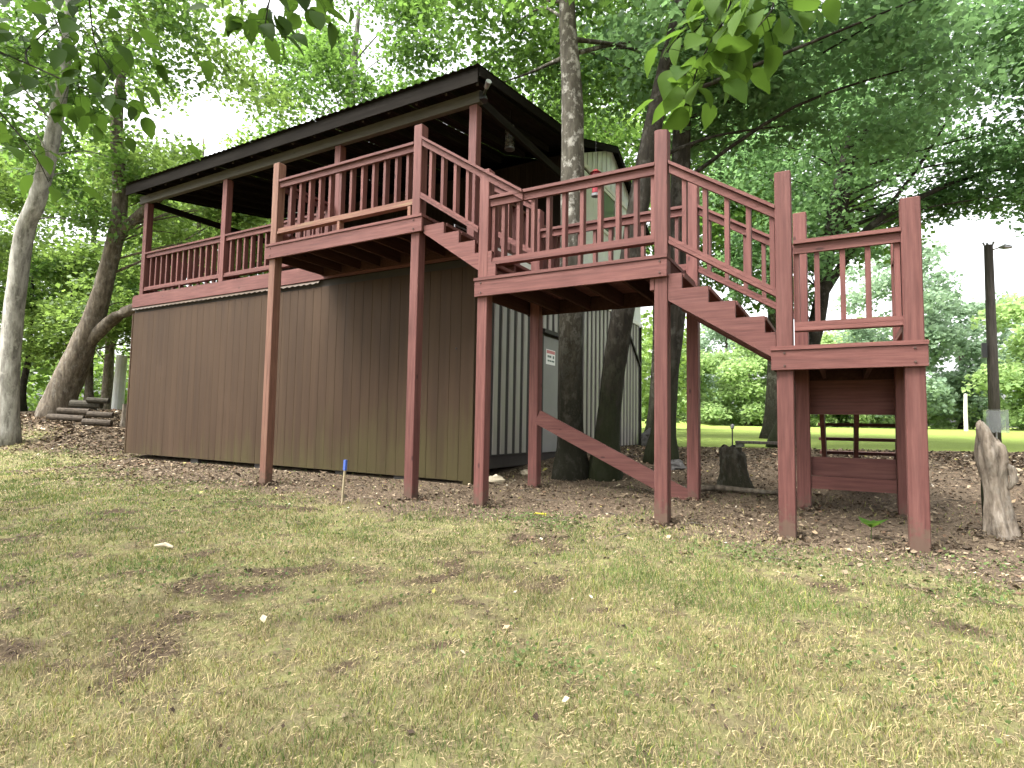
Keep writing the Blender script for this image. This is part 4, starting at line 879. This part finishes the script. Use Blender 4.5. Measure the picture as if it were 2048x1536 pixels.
# utility pole
ux, uy = 4.70, 14.3; g0 = gz(ux, uy)
up = thing('utility_pole', 'dark wooden utility pole with a lamp at its top beyond the driftwood log', 'utility pole', (ux, uy, g0))
MB().tube([(ux, uy, g0 - .2), (ux - .02, uy - .15, 3.0), (ux - .04, uy - .3, 6.12)], [.135, .12, .10], 14).build('pole', M['pole'], up, smooth=True)
MB().tube([(ux - .04, uy - .3, 5.95), (ux + .2, uy - .3, 6.02)], [.02, .02], 8).build('arm', M['steel'], up)
MB().tube([(ux + .18, uy - .3, 6.02), (ux + .3, uy - .3, 6.03), (ux + .46, uy - .3, 6.0)], [.03, .075, .04], 10).build('lamp_head', M['steel'], up)
MB().box(ux - .27, ux - .155, uy - .35, uy - .2, 3.02, 3.42).build('meter_box', M['black'], up)
for k, (a, r) in enumerate(((0.0, .03), (1.6, .035), (3.4, .03))): MB().tube([(ux - .04 + .09 * math.cos(a), uy - .3 + .09 * math.sin(a), 6.1), (ux - .04 + .12 * math.cos(a), uy - .3 + .12 * math.sin(a), 6.2)], [.02, r], 8).build('insulator', M['steel'], up)
# far posts
wx, wy = 10.1, 55.0; g0 = gz(wx, wy)
tag(MB().tube([(wx, wy, g0 - .2), (wx, wy, g0 + 1.5), (wx + .05, wy, g0 + 3.1)], [.15, .14, .12], 10).build('pale_post', M['pale_post'], None, (wx, wy, g0)), 'slim pale post at the far side of the field', 'post')
for k, (x_, lab) in enumerate(((11.6, 'short pale bench post left of the driftwood log, across the field'), (14.3, 'short pale post right of the driftwood log, across the field'))):
    g0 = gz(x_, 54); tag(MB().cbox(x_ - .15, x_ + .15, 53.9, 54.1, g0 - .2, g0 + .75, .02).build('stub_post', M['pale_post'], None, (x_, 54, g0)), lab, 'post', 'short posts across the field')
# low dark timber by the field edge
tb = thing('low_bench', 'low dark timber bench at the near edge of the field', 'bench', ong(-.9, 10.1, 0)); g0 = gz(-.9, 10.1)
MB().cbox(-1.35, .1, 10.02, 10.3, g0 + .09, g0 + .16, .01).build('plank', M['pole'], tb)
for x_ in (-1.25, -.1): MB().cbox(x_ - .1, x_ + .1, 10.05, 10.27, g0 - .1, g0 + .088, .01).build('leg', M['stone'], tb)
# log pile
for k, (x0, y0, z, r, ln_, mt, lab) in enumerate([
    (-18.05, 1.75, .11, .11, 1.15, 'log', 'bottom log of the pile, nearest the thick leaning tree'), (-17.0, 2.15, .11, .12, .9, 'log', 'bottom right log of the pile'),
    (-17.95, 1.95, .33, .11, 1.0, 'log', 'middle log of the pile on its left'), (-17.1, 2.3, .34, .10, .8, 'log', 'middle log of the pile on its right'),
    (-17.85, 2.2, .56, .14, 1.0, 'dark_log', 'dark mossy log on top of the pile'), (-17.4, 2.4, .76, .10, .7, 'dark_log', 'small dark log crowning the pile')]):
    g0 = gz(x0, y0) ; rg = np.random.default_rng(200 + k)
    r *= .8; z *= .8; d = Vector((.80, .60, 0)); a = Vector((x0, y0, g0 + z)); b = a + d * ln_ * .8
    b.z += (gz(b.x, b.y) - g0) * .6
    tag(MB().tube([a, a.lerp(b, .33), a.lerp(b, .66), b], [r, r * 1.04, r * .98, r * .95], 12, rg, .05).build('log', M[mt], None, a), lab, 'log', 'logs stacked by the leaning tree')
g0 = gz(-16.35, 2.9)
tag(MB().tube([(-16.35, 2.9, g0 - .1), (-16.33, 2.9, g0 + .25), (-16.33, 2.9, g0 + .62)], [.17, .13, .11], 12, np.random.default_rng(33), .1).build('cut_stump', M['bark_brown'], None, (-16.35, 2.9, g0)), 'short upright stump at the right end of the log pile', 'stump')
g0 = gz(-24.8, 6.9)
tag(MB().tube([(-24.8, 6.9, g0 - .1), (-24.75, 6.9, g0 + 1.2), (-24.7, 6.9, g0 + 2.3)], [.22, .21, .20], 12).build('white_post', M['white'], None, (-24.8, 6.9, g0)), 'white post in the wood just left of the cabin', 'post')
# seedling and flowers
def small_leaf(mb, base, d, L, w, up=(0, 0, 1)):
    d = Vector(d).normalized(); s = d.cross(Vector(up)).normalized(); n_ = s.cross(d)
    b = Vector(base); mb.add([b, b + d * L * .4 + s * w + n_ * L * .06, b + d * L - n_ * L * .1, b + d * L * .4 - s * w + n_ * L * .06, b + d * L * .45 - n_ * L * .03], [(0, 1, 4), (1, 2, 4), (2, 3, 4), (3, 0, 4)])
g0 = gz(1.275, .268); sd_ = thing('seedling', 'single green seedling growing under the lowest landing', 'seedling', (1.275, .268, g0))
MB().tube([(1.275, .268, g0 - .01), (1.28, .27, g0 + .12)], [.003, .003], 6).build('stem', M['leaf_near'], sd_)
for a, L in ((.3, .17), (2.4, .16), (3.9, .12), (5.2, .14), (1.3, .12)):
    mb = MB(); small_leaf(mb, (1.28, .27, g0 + .115), (math.cos(a), math.sin(a), .75), L, L * .40); mb.build('leaf', M['leaf_near'], sd_)
g0 = gz(-1.855, -.205); fw_ = thing('yellow_flower', 'small bright yellow flowers in the weeds before the middle landing', 'flower', (-1.855, -.205, g0))
rg = np.random.default_rng(44)
for k in range(6):
    bx0 = -1.91 + .022 * k; mb = MB()
    for j in range(6): small_leaf(mb, (bx0, -.205 + rg.normal(0, .012), g0 + .05 + rg.normal(0, .006)), (math.cos(j * 1.05), math.sin(j * 1.05), .35), .022, .008)
    mb.build('blossom', M['yellow'], fw_)
g0 = gz(-4.2, -3.0)
mb = MB(); mb.tube([(-4.25, -3.02, g0 + .03), (-4.15, -2.98, g0 + .045), (-4.05, -2.97, g0 + .03)], [.008, .02, .01], 7)
tag(mb.build('bark_piece', M['pale_stone'], None, (-4.15, -2.98, g0)), 'pale chip of bark lying on the grass at the left', 'bark')

# ------------------------------------------------------------------ leafy branches hanging near the camera
def big_leaf(name, L, W, tint, seed, droop=.25):
    rg = random.Random(seed); n = 8; v, f = [], []
    for i in range(n + 1):
        t = i / n; w = W * (math.sin(math.pi * min(1, t ** .72)) ** .85) * (1 if t < .75 else 1 - .25 * (t - .75) / .25)
        zc = -droop * L * t * t; x = L * t
        cw = rg.uniform(.9, 1.1)
        v += [(x, -w * cw, zc + .22 * w + rg.uniform(-.002, .002)), (x, 0, zc), (x, w * rg.uniform(.9, 1.1), zc + .22 * w)]
    for i in range(n): a = 3 * i; f += [(a, a + 3, a + 4, a + 1), (a + 1, a + 4, a + 5, a + 2)]
    me = bpy.data.meshes.new(name); me.from_pydata(v, [], f); me.polygons.foreach_set('use_smooth', [True] * len(f))
    at_ = me.attributes.new('tint', 'FLOAT', 'POINT'); at_.data.foreach_set('value', [tint] * len(v)); me.update(); return me
def hanging(label, twigs, nleaf, L, mat, seed, spread=.11):
    rg = random.Random(seed); base = twigs[0][0]
    t = thing('hanging_branch', label, 'branch', base, 'leafy branches hanging near the camera')
    ms = [big_leaf('leaf', L * k, L * k * w, ti, seed + i, dr) for i, (k, w, ti, dr) in enumerate(((1.0, .30, .2, .25), (.85, .32, .6, .4), (1.12, .28, .9, .15), (.7, .33, .45, .5), (.95, .31, .75, .3)))]
    for m_ in ms: m_.materials.append(M[mat])
    for tw, nl in zip(twigs, nleaf):
        pts, rr = smooth_path(tw, [.007 - .0045 * i / (len(tw) - 1) for i in range(len(tw))], 4)
        MB().tube(pts, rr, 6).build('twig', M['bark_dark'], t)
        for k in range(nl):
            f_ = rg.uniform(.25, 1.0); p = pts[int(f_ * (len(pts) - 1))]
            off = Vector((rg.gauss(0, spread), rg.gauss(0, spread), rg.gauss(-.02, spread * .55)))
            q = p + off; az = math.atan2(off.y, off.x) + rg.gauss(0, .7); pit = rg.uniform(.1, 1.25)
            o = link('leaf', rg.choice(ms), t, q); o.rotation_euler = (rg.gauss(0, .5), pit, az)
            if (q - p).length > .05:
                MB().tube([p, p.lerp(q, .6) + Vector((0, 0, .008)), q], [.0018, .0015, .0012], 4).build('leaf_stalk', M['leaf_neardark'], t)
    return t
hanging('branch of large fresh green leaves hanging at the top right of centre', [[(.78, -3.28, 3.40), (.71, -3.31, 3.16), (.63, -3.34, 2.9), (.56, -3.37, 2.76), (.51, -3.39, 2.65), (.49, -3.39, 2.56)], [(.71, -3.31, 3.16), (.78, -3.40, 2.95), (.84, -3.43, 2.82), (.78, -3.46, 2.72)], [(.71, -3.31, 3.16), (.58, -3.3, 2.98), (.45, -3.32, 2.86)]],
        [44, 26, 24], .155, 'leaf_near', 301, .085)
hanging('branch of dark leaves hanging into the top left corner', [[(-3.9, -4.85, 3.35), (-3.52, -4.67, 3.27), (-3.26, -4.52, 3.16), (-3.04, -4.39, 3.05), (-2.86, -4.28, 2.98), (-2.72, -4.2, 2.95)], [(-2.96, -4.39, 4.0), (-2.94, -4.38, 3.75), (-2.93, -4.35, 3.47), (-2.89, -4.32, 3.26), (-2.80, -4.25, 3.10)], [(-3.26, -4.52, 3.16), (-3.35, -4.5, 3.3), (-3.2, -4.4, 3.5)]],
        [42, 48, 30], .14, 'leaf_neardark', 302, .17)
hanging('thin drooping branch with a yellow-green tip near the left edge', [[(-3.9, -4.85, 3.2), (-3.53, -4.65, 2.97), (-3.37, -4.55, 2.79), (-3.24, -4.46, 2.6), (-3.17, -4.41, 2.44)]], [14], .14, 'leaf_near', 303, .08)
hanging('cluster of leaves hanging from the top edge above the forked tree', [[(-1.5, -4.02, 3.75), (-1.57, -4.05, 3.51), (-1.62, -4.07, 3.3), (-1.65, -4.07, 3.16), (-1.66, -4.07, 3.08)], [(-1.3, -3.9, 3.7), (-1.38, -3.94, 3.46), (-1.46, -3.97, 3.33)], [(-1.95, -4.06, 3.8), (-2.02, -4.08, 3.61), (-2.04, -4.08, 3.45)]],
        [32, 22, 20], .14, 'leaf_neardark', 304, .12)

# ------------------------------------------------------------------ grass, straw, litter
rng = np.random.default_rng(77)
def camdist(x, y): return np.hypot(x - CAM.x, y - CAM.y)
def in_view(x, y, m=1.25):
    dx, dy = x - CAM.x, y - CAM.y; f = dx * _f.x + dy * _f.y; r_ = dx * _r.x + dy * _r.y
    return (f > .5) & (np.abs(r_) < f * .876 * m + 1.2)
def blades(n, x0, x1, y0, y1, base_d, hmin, hmax, w, dens, seed, flat=False):
    rg = np.random.default_rng(seed)
    x = rg.uniform(x0, x1, n); y = rg.uniform(y0, y1, n); d = camdist(x, y)
    p = np.minimum(1, (base_d / np.maximum(d, .5)) ** 1.35) * dens(x, y)
    k = in_view(x, y) & (rg.uniform(0, 1, n) < p); x, y, d = x[k], y[k], d[k]; m = len(x)
    z = gh(x, y); a = rg.uniform(0, 2 * np.pi, m); h = rg.uniform(hmin, hmax, m) * (0.45 + 1.1 * fnoise(x, y, 2.4, 33))
    ww = w * np.maximum(1, d / 4.0) * rg.uniform(.7, 1.3, m)
    lean = rg.uniform(.2, 1.1, m) * h if not flat else rg.uniform(.8, 1.4, m) * hmax
    la = rg.uniform(0, 2 * np.pi, m)
    if flat: h = rg.uniform(.004, .022, m); a = la + np.pi / 2
    b1 = np.c_[x - np.cos(a) * ww, y - np.sin(a) * ww, z - .004]; b2 = np.c_[x + np.cos(a) * ww, y + np.sin(a) * ww, z - .004 + (.006 if flat else 0)]
    mx = np.c_[x + np.cos(la) * lean * .4, y + np.sin(la) * lean * .4, z + h * .62]
    ca = np.c_[np.cos(a), np.sin(a), np.zeros(m)] * (ww * .75)[:, None]
    tip = np.c_[x + np.cos(la) * lean, y + np.sin(la) * lean, z + h * (1 if not flat else .4)]
    v = np.stack([b1, b2, mx + ca, mx - ca, tip], 1).reshape(-1, 3); q = np.arange(m) * 5
    t = np.stack([np.c_[q, q + 1, q + 2], np.c_[q, q + 2, q + 3], np.c_[q + 3, q + 2, q + 4]], 1).reshape(-1, 3)
    return x, y, v, t, m
def colour(x, y, rg, green):
    m = len(x)
    straw = np.array([.37, .315, .165]); olive = np.array([.222, .235, .077]); grn = np.array([.104, .158, .043]); brown = np.array([.19, .13, .08]); lime = np.array([.28, .29, .065])
    c = np.empty((m, 3)); u = rg.uniform(0, 1, m); g = np.clip(green, 0, 1)
    c[:] = straw
    c[u < .36 + .56 * g] = olive; c[u < .12 + .52 * g] = grn; c[(u > .93)] = brown; c[(u > .80) & (u < .86)] = lime
    return c * (rg.uniform(.7, 1.25, m) * np.clip(.55 + .9 * fnoise(x, y, 1.1, 47) * (.6 + .8 * fnoise(x, y, 4.5, 48)), .5, 1.3))[:, None]
def greenness(x, y):
    # lusher to the far left and in patches; drier towards the middle and right
    return np.clip(.10 + 3.4 * (fnoise(x, y, .7, 41) - .48) + np.clip((-3.0 - x) / 5, 0, .75) + 1.3 * (fnoise(x, y, 2.3, 42) - .5), 0, 1)
def g_dens(x, y): return np.clip(1.05 - mulch_f(x, y), .03, 1) * (1 - .9 * bare(x, y)) * (.18 + .82 * np.clip(fnoise(x, y, 3.2, 52) * 2.6 - .75, 0, 1))
x, y, v, t, m = blades(2000000, -20, 5.5, -6.0, 2.2, 3.0, .014, .046, .0017, g_dens, 1)
col = colour(x, y, np.random.default_rng(2), greenness(x, y))
gr = link('grass', np_mesh('grass', v, t, None, np.repeat(col, 5, 0)), None, (0, 0, 0), M['grass']); gr['kind'] = 'stuff'
tag(gr, 'short patchy lawn grass, green and straw coloured, across the foreground', 'grass')
def s_dens(x, y): return np.clip(1.0 - mulch_f(x, y), .10, 1) * (1 - .6 * bare(x, y)) * (.25 + .75 * np.clip(fnoise(x, y, 1.9, 55) * 1.8 - .35, 0, 1))
x, y, v, t, m = blades(420000, -16, 5.5, -6.0, 1.5, 3.2, .02, .045, .0015, s_dens, 3, flat=True)
rg = np.random.default_rng(4); col = np.array([.42, .345, .20]) * rg.uniform(.45, 1.25, m)[:, None] * np.array([1, .97, .95])
sw = link('dry_straw', np_mesh('dry_straw', v, t, None, np.repeat(col, 5, 0)), None, (0, 0, 0), M['litter']); sw['kind'] = 'stuff'
tag(sw, 'dry straw-coloured clippings lying among the grass', 'straw')
def litter(n, x0, x1, y0, y1, dens, size, seed, cols, lift=.012):
    rg = np.random.default_rng(seed); x = rg.uniform(x0, x1, n); y = rg.uniform(y0, y1, n)
    k = in_view(x, y) & (rg.uniform(0, 1, n) < dens(x, y)); x, y = x[k], y[k]; m = len(x)
    ok = ~((x > XL - .02) & (x < XR + .02) & (y > YF - .02) & (y < YB)); x, y = x[ok], y[ok]; m = len(x)
    cen = np.c_[x, y, gh(x, y) + rg.uniform(.004, lift, m) ]
    yaw = rg.uniform(0, 2 * np.pi, m); tx = rg.normal(0, .28, m); ty = rg.normal(0, .28, m)
    d = np.c_[np.cos(yaw), np.sin(yaw), tx]; s_ = np.c_[-np.sin(yaw), np.cos(yaw), ty]
    L = (size * np.exp(rg.normal(-.05, .36, m)) * np.maximum(1, camdist(x, y) / 9))[:, None]; w = L * rg.uniform(.2, .5, m)[:, None]; nn = np.cross(d, s_)
    v = np.stack([cen - d * L * .5, cen + s_ * w + nn * L * rg.uniform(.0, .3, m)[:, None], cen + d * L * .5 + nn * L * .1, cen - s_ * w + nn * L * rg.uniform(-.05, .25, m)[:, None]], 1).reshape(-1, 3)
    q = np.arange(m) * 4; t = np.stack([np.c_[q, q + 1, q + 2], np.c_[q, q + 2, q + 3]], 1).reshape(-1, 3)
    c = np.array(cols)[rg.integers(0, len(cols), m)] * rg.uniform(.6, 1.3, m)[:, None]
    return v, t, np.repeat(c, 4, 0)
BR = [(.23, .18, .12), (.06, .044, .030), (.10, .072, .047), (.14, .104, .068), (.20, .152, .10), (.12, .087, .058), (.075, .055, .038), (.28, .22, .15), (.15, .095, .06), (.05, .037, .026)]
v, t, c = litter(260000, -22, 7.5, -1.4, 11.5, lambda x, y: mulch_f(x, y) * (.35 + .65 * fnoise(x, y, 2.0, 71)), .031, 6, BR, .02)
lt = link('leaf_litter', np_mesh('leaf_litter', v, t, None, c), None, (0, 0, 0), M['litter']); lt['kind'] = 'stuff'
tag(lt, 'brown dead leaves and chips covering the soil round the staircase', 'leaf litter')
v, t, c = litter(9000, -20, 7, -6, 10, lambda x, y: .10 + .28 * mulch_f(x, y), .035, 7, [(.50, .42, .30), (.42, .36, .25), (.55, .50, .40), (.36, .26, .16), (.46, .42, .12)], .035)
l2_ = link('pale_litter', np_mesh('pale_litter', v, t, None, c), None, (0, 0, 0), M['litter']); l2_['kind'] = 'stuff'
tag(l2_, 'pale and yellowed fallen leaves scattered over grass and soil', 'fallen leaves')
v, t, c = litter(60000, -9, 4.5, -6, .2, lambda x, y: bare(x, y) * .9, .018, 8, [(.04, .027, .018), (.06, .042, .029), (.085, .06, .042), (.12, .09, .06), (.20, .16, .10)], .02)
sc_ = link('soil_crumbs', np_mesh('soil_crumbs', v, t, None, c), None, (0, 0, 0), M['litter']); sc_['kind'] = 'stuff'
tag(sc_, 'dark soil crumbs and bits in the bare scars of the lawn', 'soil')
BASES = [(-6.76, .07), (-3.89, .07), (-2.80, .07), (-.57, .07), (.60, .07), (1.62, .07), (-2.73, 1.35), (-.53, 1.35), (.68, 1.35), (1.63, 1.35), (-2.53, 2.2), (-2.05, 2.36), (-1.7, 4.15), (2.3, .79), (-.18, 2.2)]  # feet ringed with extra leaves, added for contact shadow
rg = np.random.default_rng(17); cx_ = []
for (bx0, by0) in BASES:
    a = rg.uniform(0, 6.28, 110); rr_ = .08 + np.abs(rg.normal(0, .11, 110)); cx_.append(np.c_[bx0 + np.cos(a) * rr_, by0 + np.sin(a) * rr_, rr_])
cx_ = np.concatenate(cx_); m = len(cx_); cen = np.c_[cx_[:, 0], cx_[:, 1], gh(cx_[:, 0], cx_[:, 1]) + np.clip(.05 - .16 * (cx_[:, 2] - .08), .006, .05) * rg.uniform(.2, 1, m)]
v, t = leaf_arrays(cen, .05, rg, droop=.1); c = np.array(BR)[rg.integers(0, len(BR), m)] * rg.uniform(.6, 1.2, m)[:, None]
pl_ = link('contact_litter', np_mesh('contact_litter', v, t, None, np.repeat(c, 4, 0)), None, (0, 0, 0), M['litter']); pl_['kind'] = 'stuff'
tag(pl_, 'dead leaves added for contact shade at the feet of posts and trunks', 'leaf litter')
tw = MB(); rr0 = random.Random(19)
for k in range(420):
    x_, y_ = rr0.uniform(-13, 5), rr0.uniform(-1.2, 8)
    if XL - .2 < x_ < XR + .2 and YF - .1 < y_ < YB or float(mulch_f(x_, y_)) < .4: continue
    a = rr0.uniform(0, 6.28); L = rr0.uniform(.08, .4); r_ = rr0.uniform(.002, .006); z0 = gz(x_, y_); x1, y1 = x_ + L * math.cos(a), y_ + L * math.sin(a)
    tw.tube([(x_, y_, z0 + .012), ((x_ + x1) / 2 + rr0.gauss(0, .02), (y_ + y1) / 2 + rr0.gauss(0, .02), z0 + .025), (x1, y1, gz(x1, y1) + .012)], [r_, r_, r_ * .5], 4, cap=False)
tws = tw.build('twigs', M['bark_brown'], None, (0, 0, 0)); tws['kind'] = 'stuff'; tag(tws, 'small fallen twigs strewn over the leaf litter', 'twigs')
# low broad-leaved weeds
rg = np.random.default_rng(91); cs = []
for (cx_, cy_, n_, sp) in ((-1.75, -.35, 260, .45), (.4, -.75, 200, .45), (2.4, -.2, 120, .4), (1.6, -2.6, 70, .5), (.9, -2.9, 40, .5), (-6.0, -1.2, 260, .9), (-3.0, -3.2, 220, .8), (-4.5, -2.0, 260, 1.0), (-.2, -3.4, 90, .3), (2.0, -1.2, 120, .5)):
    n_ *= 3; p = np.c_[rg.normal(cx_, sp, n_), rg.normal(cy_, sp * .45, n_)]; cs.append(p)
p = np.concatenate(cs); cen = np.c_[p, gh(p[:, 0], p[:, 1]) + rg.uniform(.008, .045, len(p))]
v, t = leaf_arrays(cen, .026, rg, droop=-.15)
wd_ = link('weeds', np_mesh('weeds', v, t, {'tint': np.repeat(rg.uniform(.2, .9, len(p)), 4)}), None, (0, 0, 0), M['weed']); wd_['kind'] = 'stuff'
tag(wd_, 'low broad-leaved green weeds in patches of the lawn', 'weeds')
